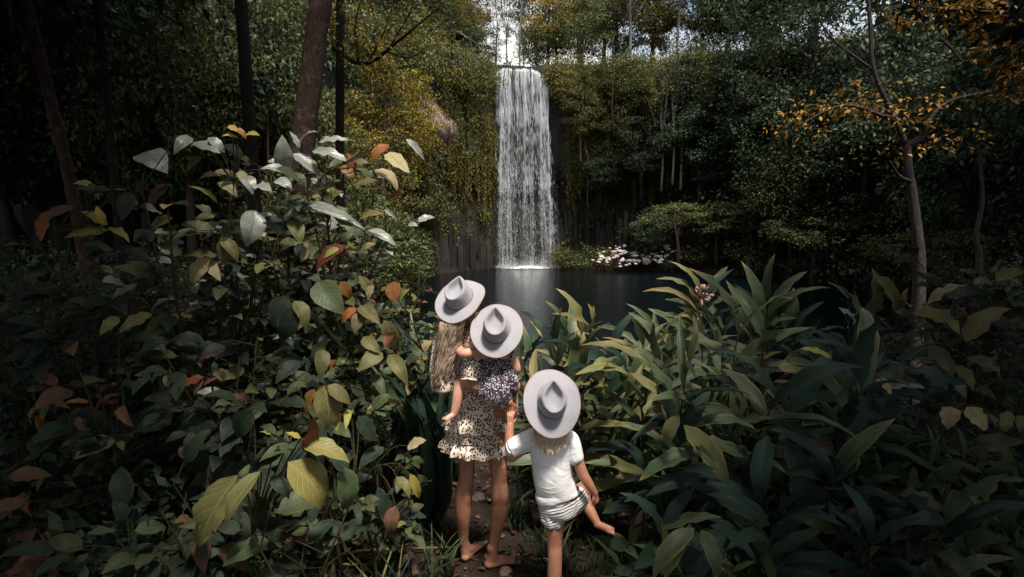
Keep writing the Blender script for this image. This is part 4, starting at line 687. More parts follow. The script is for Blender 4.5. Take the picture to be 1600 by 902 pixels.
# gnarled tree at the water's edge with amber leaves
gb = P(1436, 480, 13); gy = 13
trunk_tree('gnarled_tree', 'gnarled grey trunk with a hooked limb and amber leaves by the water', [(gb.x, gy, g1(gb.x, gy)-.3), P(1436, 450, gy), P(1430, 340, gy), P(1420, 270, gy), P(1417, 225, gy)], [.20, .135, .105, .09, .08], 'bark_grey', (np.concatenate([cloud(P(px, py, gy), (.35, .35, .16), 9) for px, py in ((1300, 165), (1265, 185), (1345, 158), (1385, 172), (1415, 178), (1450, 172), (1480, 212), (1400, 150), (1250, 200), (1390, 240))]), 6, .30, .13, 'f_amber', .5),
 [([P(1417, 228, gy), P(1440, 215, gy-.1), P(1443, 195, gy-.2), P(1430, 192, gy-.2)], [.085, .07, .05, .03]), ([P(1417, 228, gy), P(1395, 180, gy), P(1365, 110, gy), P(1360, 40, gy), P(1350, -60, gy)], [.07, .06, .05, .045, .04]), ([P(1400, 190, gy), P(1320, 165, gy), P(1240, 200, gy)], [.05, .035, .015]), ([P(1425, 285, gy), P(1405, 275, gy-.3), P(1391, 252, gy-.5)], [.05, .03, .012]), ([P(1365, 110, gy), P(1300, 60, gy), P(1270, 10, gy)], [.03, .02, .012]), ([P(1440, 205, gy), P(1480, 160, gy), P(1560, 140, gy)], [.05, .035, .02]), ([P(1470, 60, gy), P(1490, 80, gy), P(1500, 95, gy)], [.03, .03, .02])])
gb = P(1532, 440, 16)
trunk_tree('gnarled_tree', 'short crooked dark trunk standing right of the gnarled tree', [(gb.x, 16, g1(gb.x, 16)-.3), P(1530, 420, 16), P(1525, 370, 16), P(1535, 300, 16), P(1520, 180, 16)], [.12, .085, .065, .05, .04], 'bark_grey', (cloud(P(1530, 160, 16), (1.0, .8, .6), 30), 60, .6, .2, 'f_dark', .5))
gb = P(1640, 420, 9)
trunk_tree('amber_tree', 'overhanging tree with amber leaves in the upper corner', [(gb.x, 9, g1(gb.x, 9)-.3), (gb.x, 9, 3), P(1660, 0, 9), P(1640, -200, 9)], [.16, .14, .11, .06], 'bark_dark', (np.concatenate([cloud(P(px, py, 9), (.16, .3, .12), 6) for px, py in ((1575, 40), (1590, 75), (1560, 10), (1545, 85), (1580, 110), (1570, 140), (1540, 20), (1600, 20), (1600, 130), (1500, 15), (1430, 12))]), 15, .16, .12, 'f_amber', .5), [([P(1655, 60, 9), P(1600, 70, 9), P(1540, 90, 9)], [.05, .03, .01]), ([P(1660, 0, 9), P(1580, 20, 9), P(1430, 10, 9)], [.05, .03, .01]), ([P(1655, 100, 9), P(1600, 125, 9), P(1560, 140, 9)], [.04, .02, .01])])
# tree fern left of the falls
tf = P(690, 60, 49); o = Vector((tf.x, 51.8, 14.2)); root = empty('tree_fern', o, 'tree fern with pale arching fronds on the cliff edge near the falls', 'fern')
ob('trunk', mesh_np('trunk', *tube([(0, 0, -1), (.1, 0, 1.5), (.2, -.3, 2.7)], [.14, .12, .11], 8, 4)[:2], ['bark_dark']), root)
for k in range(15):
    a = k/15*6.283+random.uniform(-.2, .2); ln = random.uniform(2.2, 3.0); t_ = np.linspace(0, 1, 40); pos = np.stack([.2+np.cos(a)*t_*ln, -.3+np.sin(a)*t_*ln, 2.7+.9*np.sin(t_*2.4)-.9*t_**2], 1); T = np.gradient(pos, axis=0); sd = nrm(np.cross(T, (0, 0, 1)))
    ps, ds = np.concatenate([pos, pos]), np.concatenate([sd+nrm(T)*.5+(0, 0, -.25), -sd+nrm(T)*.5+(0, 0, -.25)]); L_ = np.tile(.5*np.sin(np.clip(t_*1.05+.08, 0, 1)*3.14)+.05, 2)
    V, Fq = scatter(LONG, ps, ds, np.tile((0, 0, 1.), (80, 1)), L_, L_*.22); Vr, Fr, _ = tube(pos, [.03]*40, 4, 1); fm = MB().add(V, Fq).add(Vr, Fr); ob('frond', fm.mesh('frond', ['f_grey'], False), root)
# unseen canopy trees beside and behind the viewer, added to darken both banks
low_crown = [build_tree(200+k, 7.5, 2.9, 3.9, 64, 350, .17, leafm='f_dark', bark='bark_dark', tr=.14) for k in (0, 1)]
for k, (x, y, s, lab) in enumerate([(-4.6, 1.6, 1.0, 'added shade tree over the dead fronds'), (-6.2, 4.6, 1.1, 'added shade tree over the dark bank'), (-8.8, 8.0, 1.25, 'added shade tree deep in the dark bank'), (-3.4, -1.6, 1.0, 'added shade tree over the path edge behind the viewer'), (5.4, 1.4, 1.0, 'added shade tree over the lower ginger corner'), (6.3, 4.2, 1.1, 'added shade tree behind the limp pale leaves'), (4.4, -1.8, 1.0, 'added shade tree over the path entrance'), (-3.15, .45, .95, 'added shade tree leaning over the path from the bank'), (4.1, .2, .95, 'added shade tree leaning over the path from the ginger'), (-4.6, 3.3, .95, 'added shade tree in the dark bank by the leaning trunk'), (6.0, 3.3, .95, 'added shade tree over the limp pale leaves'), (0.2, -5.2, 1.1, 'added shade tree across the path behind the viewer'), (-14, 13, 2.4, 'added towering shade tree over the gloomy forest'), (-19.5, 21, 2.5, 'added towering shade tree deep in the gloomy forest'), (17.5, 14, 2.3, 'added towering shade tree over the far bank'), (23, 22, 2.6, 'added towering shade tree deep on the far bank'), (11.2, 6.0, 1.2, 'added shade tree at the water beyond the ginger')]):
    root = empty('added_shade_tree', (x, y, g1(x, y)), lab, 'tree'); M = Matrix.Rotation(random.uniform(0, 6.28), 4, 'Z') @ Matrix.Diagonal((s, s, s, 1))
    ob('trunk', low_crown[k % 2][0], root, mat4=M); ob('crown', low_crown[k % 2][1], root, mat4=M)

# low undergrowth that fills the gaps between the stems
r = np.random.default_rng(8); C = []
for k in range(520):
    x, y = r.uniform(-4.6, -.75), r.uniform(2.3, 7.5); 
    if x > -1.1 and y < 3.6: continue
    C.append((x, y, g1(x, y)+r.uniform(.05, 1.25 if y > 3.4 else .5)))
C = np.array(C); V, Fq = clump_leaves(C, 46, r.uniform(.16, .34, len(C)), r.uniform(.06, .12, len(C)), .8, seed=12, wr=.45)
tag(ob('undergrowth', mesh_np('undergrowth', V, Fq, ['f_dark'], smooth=False)), 'dark leafy undergrowth between the shrubs of the bank', kind='stuff')
C = []
for k in range(420):
    x, y = r.uniform(.3, 4.6), r.uniform(2.5, 6.6)
    if x < .75 and y < 3.4: continue
    C.append((x, y, g1(x, y)+r.uniform(.05, .75 if y > 3.2 else .35)))
C = np.array(C); V, Fq = clump_leaves(C, 26, r.uniform(.14, .30, len(C)), r.uniform(.14, .26, len(C)), .8, seed=13, tmpl=LONG, wr=.22, droop=.3)
tag(ob('undergrowth', mesh_np('undergrowth', V, Fq, ['f_grass'], smooth=False)), 'dark strap-leaved undergrowth beneath the ginger', kind='stuff')

# ------------------------------------------------------------------ people
def voxel_body(pieces, o, mat, voxel, name='body'):
    mb = MB()
    for V, Fq in pieces: mb.add(V, Fq)
    me = mb.mesh(name, [mat], origin=o); tmp = bpy.data.objects.new(name, me); COL.objects.link(tmp)
    m = tmp.modifiers.new('r', 'REMESH'); m.mode = 'VOXEL'; m.voxel_size = voxel; m.use_smooth_shade = True
    s = tmp.modifiers.new('s', 'SMOOTH'); s.iterations = 5; s.factor = .5
    dg = bpy.context.evaluated_depsgraph_get(); out = bpy.data.meshes.new_from_object(tmp.evaluated_get(dg)); bpy.data.objects.remove(tmp); out.name = name
    if not out.materials: out.materials.append(MATS[mat])
    for p in out.polygons: p.use_smooth = True
    return out
def limb(pts, rad, side=None, n=16): return tube(pts, rad, n, 6, side=side, round_cap=True)[:2]
def ball(c, rx, ry=None, rz=None, rot=None):
    ry, rz = ry or rx, rz or rx; V, Fq, _ = grid(17, 13, lambda u, v: np.stack([np.cos(u*6.2832)*np.sin(v*3.1416)*rx, np.sin(u*6.2832)*np.sin(v*3.1416)*ry, np.cos(v*3.1416)*rz], 1))
    if rot is not None: V = V @ np.array(rot).T
    return V+np.array(tuple(c)), Fq[:, ::-1]
def foot(heel, toe, ankle, L, wd, side):
    """a bare foot on the ground from HEEL to TOE: heel pad, arch, ball, five toes of falling length; SIDE: +1 when the big toe is to the right of the walking direction"""
    h, t = Vector(heel), Vector(toe); d = (t-h).normalized(); x = d.cross(Vector((0, 0, 1))).normalized(); u = Vector((0, 0, 1)); out = []
    out.append(limb([h+u*.030*L/.23, h+d*L*.30+u*.026*L/.23, h+d*L*.62+u*.021*L/.23, h+d*L*.74+u*.016*L/.23], [(wd*.36, .030*L/.23), (wd*.36, .024*L/.23), (wd*.50, .019*L/.23), (wd*.47, .014*L/.23)], side=tuple(x)))
    out.append(limb([Vector(ankle), h+d*L*.16+u*.062*L/.23, h+d*L*.42+u*.040*L/.23, h+d*L*.66+u*.024*L/.23], [(wd*.36, wd*.40), (wd*.36, wd*.36), (wd*.36, wd*.24), (wd*.40, wd*.15)], side=tuple(x)))
    nails = []
    for k, (off, ln, rr) in enumerate([(.36, .27, .0125), (.14, .265, .0085), (-.05, .24, .0080), (-.23, .21, .0075), (-.40, .175, .0075)]):
        rr *= L/.23; b = h+d*L*.68+x*side*off*wd*.95+u*rr*1.15; e = h+d*L*(.72+ln)+x*side*off*wd*1.1+u*rr*.95; out.append(limb([b, b.lerp(e, .6)+u*rr*.25, e], [rr*1.1, rr, rr*.92], n=10)); nails.append((e+u*rr*.78-d*rr*.1, d, x, rr))
    return out, nails
def hand(w, d, pn, s, curl=.6, side=1, spread=.18):
    """palm, four unequal bent fingers and a thumb. D: along the hand, PN: out of the palm, S: length of the palm"""
    w, d, pn = Vector(w), Vector(d).normalized(), Vector(pn); pn = (pn-d*pn.dot(d)).normalized(); x = d.cross(pn)*side; out = []
    out.append(limb([w, w+d*s*.4, w+d*s*.95], [(s*.30, s*.24), (s*.46, s*.21), (s*.44, s*.15)], side=tuple(x)))
    for k, (off, ln) in enumerate([(.36, .88), (.13, 1.0), (-.11, .92), (-.34, .72)]):
        b = w+d*s*.9+x*off*s*.98; fd = (d+x*off*spread*2).normalized(); c = curl*(1+.12*k); p = [b]; a = 0
        for q in (.42, .33, .25): a += c*.75; p.append(p[-1]+(fd*math.cos(a)+pn*math.sin(a))*ln*s*q)
        out.append(limb(p, [s*.105, s*.10, s*.088, s*.072], n=8))
    b = w+d*s*.22+x*s*.36; td = (d*.75+x*.65+pn*.3).normalized(); out.append(limb([b, b+td*s*.38, b+(td+d*.3).normalized()*s*.68], [s*.15, s*.12, s*.085], n=8)); return out
def head(c, f, up, s):
    """head of radius S with nose, ears, eye sockets and chin; F: where the face looks"""
    f, up = Vector(f).normalized(), Vector(up); up = (up-f*up.dot(f)).normalized(); r_ = f.cross(up); M = Matrix((r_, f, up)).transposed(); c = Vector(c); out = [ball(c, s*.80, s*.98, s*.92, M), ball(c+f*s*.28-up*s*.55, s*.52, s*.58, s*.55, M)]
    out.append(limb([c+f*s*.94+up*s*.05, c+f*s*1.08-up*s*.28], [s*.08, s*.14], n=8)); out.append(ball(c+f*s*.80-up*s*.62, s*.22, s*.10, s*.07, M))
    for q in (-1, 1): out.append(ball(c+r_*q*s*.80-up*s*.15, s*.08, s*.16, s*.24, M)); out.append(ball(c+f*s*.84+r_*q*s*.30-up*s*.02, s*.13, s*.10, s*.08, M))
    return out
def hat(parent, o, c, n, f, wd, oval=1.2):
    """felt fedora: wide oval brim, teardrop crown pinched at the front; C brim centre, N up, F front"""
    n = Vector(n).normalized(); f = Vector(f); f = (f-n*f.dot(n)).normalized(); x = f.cross(n); M = Matrix((x, f, n)).transposed().to_4x4(); M.translation = Vector(c)-o; k = wd/.135
    na = 64; a = np.arange(na)/na*2*math.pi; sa, ca = np.sin(a), np.cos(a); loops = []
    def egg(rx, ry, pinch, y0=0): 
        w_ = 1-pinch*np.clip(sa, 0, 1)**1.3; return np.stack([rx*ca*w_, ry*sa+y0], 1)
    bz = lambda q: .010*q*np.abs(ca)**2-.014*q*np.abs(sa)**2*(sa > 0)-.010*q*(sa < 0)*np.abs(sa)**2+q*(.004*np.sin(a*3+c[0]*40)+.004*np.sin(a*2+c[2]*30)+.0018*np.sin(a*7+c[1]*50))
    br = np.stack([.135*ca, .135*oval*sa], 1); b0 = egg(.069, .086, .06)
    for q in (.0, .2, .4, .6, .8, .96, 1.0): loops.append((b0*(1-q)+br*q, bz(q)+.004*(1-q)+(.003 if q == 0 else 0)))
    under = [(br*1.0, bz(1.0)-.0045), (b0*.4+br*.6, bz(.6)-.005), (b0*1.0, np.full(na, -.004))]
    wall = []
    for q, (rx, ry, pn, h) in enumerate([(.0685, .0855, .06, .004), (.068, .085, .07, .020), (.0655, .083, .12, .045), (.062, .080, .22, .070), (.0585, .078, .38, .088), (.053, .0745, .52, .0965), (.0475, .070, .62, .0985)]):
        hh = h*(1+.16*np.clip(sa, -1, 1)*q/6); wall.append((egg(rx, ry, pn, -.001*q), hh))
    for rx, ry, pn, h in [(.043, .064, .68, .094), (.038, .057, .70, .080), (.030, .046, .66, .069), (.019, .031, .5, .064), (.007, .012, .2, .063), (.0005, .001, 0, .063)]: wall.append((egg(rx, ry, pn, -.005), h*(1+.13*np.clip(sa, -1, 1)*ry/.07)+0*sa))
    def build(name, L, mat, par=None, off=None, close=False):
        V = np.concatenate([np.concatenate([p, np.asarray(z)[:, None]], 1) for p, z in L])*k; m = len(L); i, j = np.meshgrid(np.arange(m-1), np.arange(na), indexing='ij'); j2 = (j+1) % na
        Fq = np.stack([i*na+j, i*na+j2, (i+1)*na+j2, (i+1)*na+j], -1).reshape(-1, 4); me = mesh_np(name, V, Fq, [mat]); return ob(name, me, par or parent, mat4=M if par is None else None)
    h = build('hat', under[::-1]+loops[::-1]+wall, 'felt')
    build('hat_band', [(egg(.0700, .0870, .06), np.full(na, .0045)), (egg(.0702, .0872, .06), np.full(na, .006)), (egg(.0696, .0866, .07), np.full(na, .013)), (egg(.0670, .0840, .07), np.full(na, .0135))], 'hat_ribbon', h)
    build('brim_piping', [(br*.985, bz(1.0)+.0012), (br*1.008, bz(1.0)+.0010), (br*1.012, bz(1.0)-.002), (br*1.006, bz(1.0)-.0055), (br*.985, bz(1.0)-.0055)], 'hat_piping', h); return h
def loft(name, o, parent, mat, rows, n=72, sub=5, fold=None, side=(1, 0, 0), cap=False):
    """cloth swept over (centre, across, deep) rows; FOLD(t, angle) scales the radius"""
    V, Fq, U = tube([q[0] for q in rows], [(q[1], q[2]) for q in rows], n, sub, side=side, cap=cap, mod=fold); return ob(name, mesh_np(name, V-np.array(o), Fq, [mat], U), parent)
def strands(name, o, parent, mat, roots, fn, n, rad, seed):
    rn = random.Random(seed); mb = MB()
    for k in range(n):
        pts = fn(rn, k); mb.add(*tube([Vector(p)-o for p in pts], [rad, rad, rad*.9, rad*.7, rad*.3][:len(pts)] if len(pts) <= 5 else [rad]*len(pts), 4, 3))
    return ob(name, mb.mesh(name, [mat]), parent)

# ---- the woman
o = Vector((-.19, 3.08, 0)); woman = empty('person', o, 'barefoot woman in cream spotted ruffle dress and grey hat, carrying a baby on her hip', 'person')
HC, HN = P(719, 468, 3.06), Vector((-.20, -.60, .78)).normalized()
lf, ln1 = foot((P(727, 872, 3.13).x, 3.13, 0), (-.175, 3.335, 0), P(724, 846, 3.13), .208, .074, 1); rf, ln2 = foot((P(764, 884, 3.06).x, 3.06, 0), (.0, 3.12, .0), P(769, 856, 3.06), .200, .078, -1)
hc = HC-HN*.055+Vector((0, .01, 0)); body = [*lf, *rf,
 limb([P(737, 640, 3.10), P(730, 690, 3.11), P(729, 742, 3.115), P(725, 768, 3.10), P(724, 800, 3.10), P(724, 830, 3.12), P(725, 848, 3.13), P(727, 866, 3.14)], [.074, .058, .044, .049, .047, .033, .026, .029]),
 limb([P(767, 640, 3.10), P(777, 690, 3.09), P(779, 745, 3.075), P(781, 770, 3.06), P(781, 798, 3.05), P(775, 832, 3.06), P(770, 856, 3.065), P(766, 876, 3.07)], [.074, .060, .045, .050, .047, .033, .026, .029]),
 *[limb([P(q0, 764, Y_), P(q0+.5, 780, Y_-.005), P(q1, 806, Y_+.012)], [.018, .029, .014]) for q0, q1, Y_ in ((720.5, 722, 3.085), (728.5, 726.5, 3.085), (777, 777.5, 3.035), (786, 782, 3.037))], *[limb([P(q, 730, Y_), P(q, 748, Y_), P(q, 762, Y_+.01)], [.012, .0125, .010]) for q, Y_ in ((721.5, 3.085), (736, 3.087), (771.5, 3.045), (786.5, 3.047))],
 limb([P(748, 650, 3.10), P(744, 620, 3.11), P(737, 585, 3.10), P(729, 548, 3.10), P(724, 520, 3.10)], [(.118, .088), (.120, .090), (.098, .075), (.115, .082), (.10, .06)], side=(1, 0, 0)),
 limb([P(722, 520, 3.10), hc], [.045, .045]), *head(hc, (.1, .9, .35), HN, .098),
 limb([P(700, 526, 3.10), P(694, 560, 3.07), P(693, 600, 3.05)], [.046, .040, .034]), limb([P(693, 600, 3.05), P(710, 598, 3.17), P(742, 592, 3.28)], [.034, .031, .024]), *hand(P(742, 592, 3.28), (1, .05, .1), (0, -1, .2), .075, .5),
 limb([P(744, 526, 3.07), P(745, 560, 3.0), P(744, 603, 2.945)], [.046, .040, .036]), limb([P(744, 603, 2.945), P(768, 617, 2.925), P(795, 629, 2.875)], [.037, .034, .023]), *hand(P(794, 629, 2.875), (.18, .02, -1), (.1, .9, .0), .060, .45, 1)]
bme = voxel_body(body, o, 'skin_woman', .0042); bo = ob('body', bme, woman)
nb = MB()
for e, d, x, rr in ln1+ln2: V, Fq = ball(e, 1, 1, 1); V = (V-np.array(e))*.0; V, Fq = ball((0, 0, 0), rr*.5, rr*.5, rr*.28, Matrix((x, d, x.cross(d))).transposed()); nb.add(V+np.array(e), Fq)
ob('toenail', nb.mesh('toenail', ['toenail'], origin=o), woman)['kind'] = 'stuff'
wob = lambda s, k=3: (lambda t_, q: 1+.030*math.sin(q*k+s+t_*3)+.018*math.sin(q*(k*2+1)+s*2-t_*5))
dress = loft('dress', o, woman, 'spotted_cloth', [(P(722, 511, 3.10), .060, .052), (P(723, 522, 3.10), .125, .075), (P(729, 548, 3.10), .138, .098), (P(737, 585, 3.10), .125, .095), (P(743, 612, 3.11), .130, .100), (P(745, 632, 3.11), .136, .106), (P(745, 652, 3.11), .136, .108)], fold=wob(1, 5))
ruf = lambda amp, k, s: (lambda t_, q: 1+t_*amp*(math.sin(q*k+s)+.55*math.sin(q*(k*1.7)//1*1+s*2+t_)+.35*math.sin(q*k*2+s)))
for (y0, y1, r0, r1, s, k) in ((634, 664, .140, .186, 1.0, 13), (654, 682, .136, .158, 3.0, 9), (674, 701, .146, .196, 2.2, 14)):
    loft('ruffle', o, dress, 'spotted_cloth', [(P(745, y0, 3.11), r0, r0*.80), (P(744.5, (y0*2+y1)/3, 3.11), r0*1.04, r0*.85), (P(744, (y0+y1*2)/3, 3.11), r1*.96, r1*.80), (P(743.5, y1, 3.11), r1, r1*.82)], n=160, fold=ruf(.07, k, s))
loft('sleeve', o, dress, 'spotted_cloth', [(P(708, 520, 3.10), .045, .055), (P(698, 530, 3.09), .066, .068), (P(694, 560, 3.07), .070, .072), (P(694, 585, 3.05), .078, .078), (P(694, 603, 3.04), .072, .072), (P(694, 607, 3.04), .066, .066)], fold=wob(2, 6))
loft('sleeve', o, dress, 'spotted_cloth', [(P(738, 520, 3.08), .045, .055), (P(744, 530, 3.05), .062, .064), (P(743, 558, 3.0), .060, .062), (P(739, 580, 2.965), .062, .060), (P(738, 592, 2.955), .056, .054), (P(737.5, 596, 2.95), .062, .060)], fold=wob(4, 7))
cuff = loft('hair_scrunchie', o, woman, 'spotted_cloth', [(P(787, 624.5, 2.888), .024, .024), (P(788.5, 625.5, 2.886), .036, .036), (P(792.5, 628, 2.88), .037, .037), (P(795, 629.5, 2.876), .025, .025)], n=60, fold=lambda t_, q: 1+.14*math.sin(q*11+t_*4)+.08*math.sin(q*23), side=(0, 1, 0))
LOCKS = [(random.random(), random.uniform(0, 6.3), random.uniform(.6, 1.5), random.gauss(0, 3)) for _ in range(34)]
def whair(rn, k):
    u, ph, am, dx = LOCKS[k % 34]; u = min(1, max(0, u+rn.gauss(0, .03))); x0 = 691+u*46; y0 = 488+rn.uniform(-4, 4); xe = 679+u*28+dx+rn.gauss(0, 2.2); ye = (612-30*max(0, u-.3)-34*max(0, u-.6))-abs(rn.gauss(0, 9))-abs(dx)*2; p = []
    if k % 17 == 0: xe += rn.gauss(-3, 7)
    for f in (0, .10, .22, .36, .5, .64, .78, .9, 1): p.append(P(x0+(xe-x0)*f**.62+math.sin(f*9*am**.3+ph)*2.6*am*f+rn.gauss(0, .35), y0+(ye-y0)*f, 3.055-.095*min(1, f/.22)**.8+.02*f+math.cos(f*9+ph)*.012*f*am+rn.uniform(-.008, .008)))
    return p
strands('hair', o, woman, 'hair_ash', None, whair, 760, .0019, 4)
hat(woman, o, HC, HN, (.32, .75, .55), .134, 1.17)

# ---- the baby
o = P(774, 612, 2.93); baby = empty('person', o, 'baby in dark floral romper and grey hat, riding on the woman\'s hip', 'person')
HC, HN = P(776, 515, 2.93), Vector((-.06, -.74, .67)).normalized(); hc = HC-HN*.045+Vector((0, .02, 0))
def bare_foot(a, t, w_, up=(0, 0, 1)):
    a, t = Vector(a), Vector(t); d = (t-a); L = d.length; d.normalize(); out = [limb([a, a.lerp(t, .35), a.lerp(t, .8)], [w_*.42, w_*.42, w_*.40])]; x = d.cross(Vector(up)).normalized()
    for k in range(5): b = a.lerp(t, .72)+x*(.38-k*.19)*w_; out.append(limb([b, b+d*L*(.36-.035*k)], [w_*(.15 if k == 0 else .11), w_*(.13 if k == 0 else .10)], n=8))
    return out
body = [limb([P(774, 614, 2.94), P(775, 590, 2.95), P(776, 565, 2.96), P(776, 552, 2.965)], [(.080, .066), (.076, .064), (.080, .060), (.070, .045)], side=(1, 0, 0)), limb([P(776, 553, 2.965), hc], [.034, .034]), *head(hc, (0, .9, .4), HN, .086),
 limb([P(756, 556, 2.955), P(740, 551, 2.93), P(724, 553, 2.915), P(719, 548, 2.98), P(718, 540, 3.04)], [.029, .028, .026, .024, .018]), *hand(P(718, 540, 3.04), (.1, .8, .4), (0, 0, -1), .036, .4),
 limb([P(796, 556, 2.955), P(803, 566, 2.955), P(806, 579, 2.96), P(800, 576, 3.03), P(792, 572, 3.09)], [.028, .028, .026, .024, .018]), *hand(P(792, 572, 3.09), (-.6, .7, .1), (0, 0, -1), .036, .4),
 limb([P(764, 608, 2.96), P(740, 601, 3.0), P(721, 597, 2.985), P(716, 615, 2.96), P(713, 632, 2.95), P(710, 645, 2.94)], [.046, .042, .034, .029, .026, .020]), *bare_foot(P(711, 647, 2.94), P(695, 656, 2.90), .036, (0, -.4, 1)),
 limb([P(786, 606, 2.95), P(800, 604, 3.03), P(798, 608, 3.12), P(802, 640, 3.14)], [.050, .046, .040, .030]), *bare_foot(P(802, 642, 3.14), P(806, 648, 3.20), .04)]
ob('body', voxel_body(body, o, 'skin_baby', .0036), baby)
rom = loft('romper', o, baby, 'floral_cloth', [(P(775, 563, 2.955), .083, .068), (P(775, 568, 2.955), .086, .072), (P(775, 585, 2.945), .084, .074), (P(776, 603, 2.925), .094, .082), (P(775, 616, 2.905), .098, .085), (P(772, 626, 2.90), .085, .075)], fold=lambda t_, q: 1+.05*t_*math.sin(q*7+1)+.03*math.sin(q*4+t_*4)+.02*math.sin(q*15))
loft('frill', o, rom, 'floral_cloth', [(P(774, 560, 2.955), .080, .066), (P(774, 564, 2.953), .090, .077), (P(774, 568, 2.952), .086, .074)], n=140, fold=lambda t_, q: 1+.03*math.sin(q*24)+.02*math.sin(q*11))
loft('skirt_flap', o, rom, 'floral_cloth', [(P(788, 580, 2.90), .03, .016), (P(795, 592, 2.885), .046, .022), (P(801, 603, 2.875), .040, .020), (P(806, 609, 2.87), .016, .008)], n=40, fold=lambda t_, q: 1+.08*math.sin(q*5+t_*4), cap=True)
for a, b in (((764, 562), (773, 546)), ((795, 564), (802, 549)), ((782, 563), (774, 546))):
    V, Fq, U = tube([P(*a, 2.89), P((a[0]+b[0])/2, (a[1]+b[1])/2, 2.888), P(*b, 2.93)], [(.007, .004)]*3, 8, 5, side=(1, 0, 0)); ob('strap', mesh_np('strap', V-np.array(o), Fq, ['floral_cloth'], U), rom)
hat(baby, o, HC, HN, (.02, .8, .6), .136, 1.17)

# ---- the child
o = Vector((P(866, 900, 2.74).x, 2.75, 0)); child = empty('person', o, 'child in white t-shirt and striped shorts standing on one leg, holding the woman\'s hand', 'person')
HC, HN = P(862, 628, 2.73), Vector((.05, -.80, .60)).normalized(); hc = HC-HN*.05+Vector((0, .02, 0))
fx = P(866, 900, 2.74).x; sf, _ = foot((fx, 2.71, 0), (fx+.02, 2.88, 0), (fx, 2.735, .075), .175, .066, -1)
body = [*sf, limb([P(866, 795, 2.77), P(866, 822, 2.76), P(866.5, 848, 2.75), P(867, 868, 2.74), Vector((fx, 2.735, .16)), Vector((fx, 2.735, .08)), Vector((fx, 2.73, .04))], [.062, .052, .039, .037, .037, .026, .026]),
 limb([P(890, 790, 2.78), P(905, 772, 2.86), P(911, 764, 2.93)], [.060, .050, .040]), limb([P(911, 765, 2.93), P(915, 785, 2.90), P(924, 802, 2.86), P(933, 817, 2.83)], [.038, .032, .028, .020]), *bare_foot(P(932, 819, 2.83), P(959, 830, 2.78), .046, (.2, -.5, 1)),
 limb([P(873, 790, 2.78), P(869, 755, 2.775), P(862, 715, 2.78), P(859, 690, 2.79)], [(.090, .075), (.082, .066), (.095, .070), (.088, .055)], side=(1, 0, 0)), limb([P(859, 688, 2.79), hc], [.036, .036]), *head(hc, (0, .85, .5), HN, .092),
 limb([P(828, 690, 2.785), P(808, 706, 2.79), P(799, 714, 2.80)], [.036, .033, .029]), limb([P(799, 714, 2.80), P(796, 690, 2.82), P(797, 664, 2.845)], [.0295, .026, .019]), *hand(P(797, 664, 2.845), (.05, .05, 1), (0, .85, .35), .043, .35, -1),
 limb([P(891, 690, 2.785), P(901, 716, 2.765), P(911, 742, 2.75)], [.035, .031, .027]), limb([P(911, 742, 2.75), P(920, 757, 2.745), P(929, 771, 2.75)], [.027, .025, .018]), *hand(P(929, 771, 2.75), (.35, .1, -1), (-.7, .5, .0), .045, .7, -1)]
ob('body', voxel_body(body, o, 'skin_child', .0036), child)
wr = lambda t_, q: 1+.018*math.sin(q*3+t_*7)+.014*math.sin(q*5-t_*9+1)+.010*math.sin(q*9+t_*4)
sh = loft('t_shirt', o, child, 'white_cotton', [(P(859, 674, 2.795), .050, .046), (P(859, 681, 2.79), .096, .060), (P(861, 697, 2.785), .110, .082), (P(862, 720, 2.78), .102, .084), (P(865, 750, 2.775), .100, .086), (P(869, 764, 2.78), .104, .088), (P(870, 773, 2.78), .109, .090), (P(870.5, 775, 2.78), .105, .087)], fold=wr)
loft('sleeve', o, sh, 'white_cotton', [(P(842, 682, 2.785), .040, .045), (P(829, 687, 2.785), .050, .052), (P(814, 694, 2.79), .049, .050), (P(801, 701, 2.795), .047, .047), (P(800, 701.5, 2.795), .043, .043)], fold=wr, side=(0, 1, 0))
loft('sleeve', o, sh, 'white_cotton', [(P(880, 681, 2.785), .040, .045), (P(890, 688, 2.785), .047, .050), (P(896, 702, 2.775), .043, .046), (P(899, 716, 2.765), .042, .044), (P(899.3, 717, 2.765), .038, .040)], fold=wr, side=(1, 0, 0))
so_ = loft('shorts', o, child, 'striped_cotton', [(P(872, 776, 2.78), .096, .080), (P(873, 788, 2.78), .104, .090), (P(873, 800, 2.78), .098, .086), (P(873, 808, 2.78), .05, .05)], fold=wr)
loft('shorts_leg', o, so_, 'striped_cotton', [(P(867, 790, 2.775), .072, .074), (P(864, 800, 2.77), .066, .070), (P(863, 808, 2.765), .062, .064), (P(863.5, 814, 2.76), .060, .062), (P(863.5, 815, 2.76), .054, .056)], fold=lambda t_, q: 1+.05*t_*math.sin(q*6+2)+.03*math.sin(q*9+t_*5))
loft('shorts_leg', o, so_, 'striped_cotton', [(P(886, 789, 2.785), .066, .070), (P(896, 782, 2.81), .062, .066), (P(903, 776, 2.85), .058, .062), (P(904, 775.5, 2.853), .053, .057)], fold=lambda t_, q: 1+.05*t_*math.sin(q*6)+.03*math.sin(q*8+t_*5), side=(0, 0, 1))
def chair_(rn, k):
    u = (k % 19)/18+rn.gauss(0, .018); x0 = 836+u*52; xe = 838+u*42+rn.gauss(0, 4); ye = 716-44*abs(u-.48)**1.3-abs(rn.gauss(0, 8)); Yb = 2.73+rn.uniform(-.02, .015)+.05*abs(u-.5); p = []
    for f in (0, .3, .55, .8, 1): p.append(P(x0+(xe-x0)*f+math.sin(f*9+u*29)*2.8*f, 655+(ye-655)*f, Yb-.055*f+.01*math.sin(f*5)))
    return p
strands('hair', o, child, 'hair_blonde', None, chair_, 300, .0022, 6)
hat(child, o, HC, HN, (-.02, .75, .65), .139, 1.26)

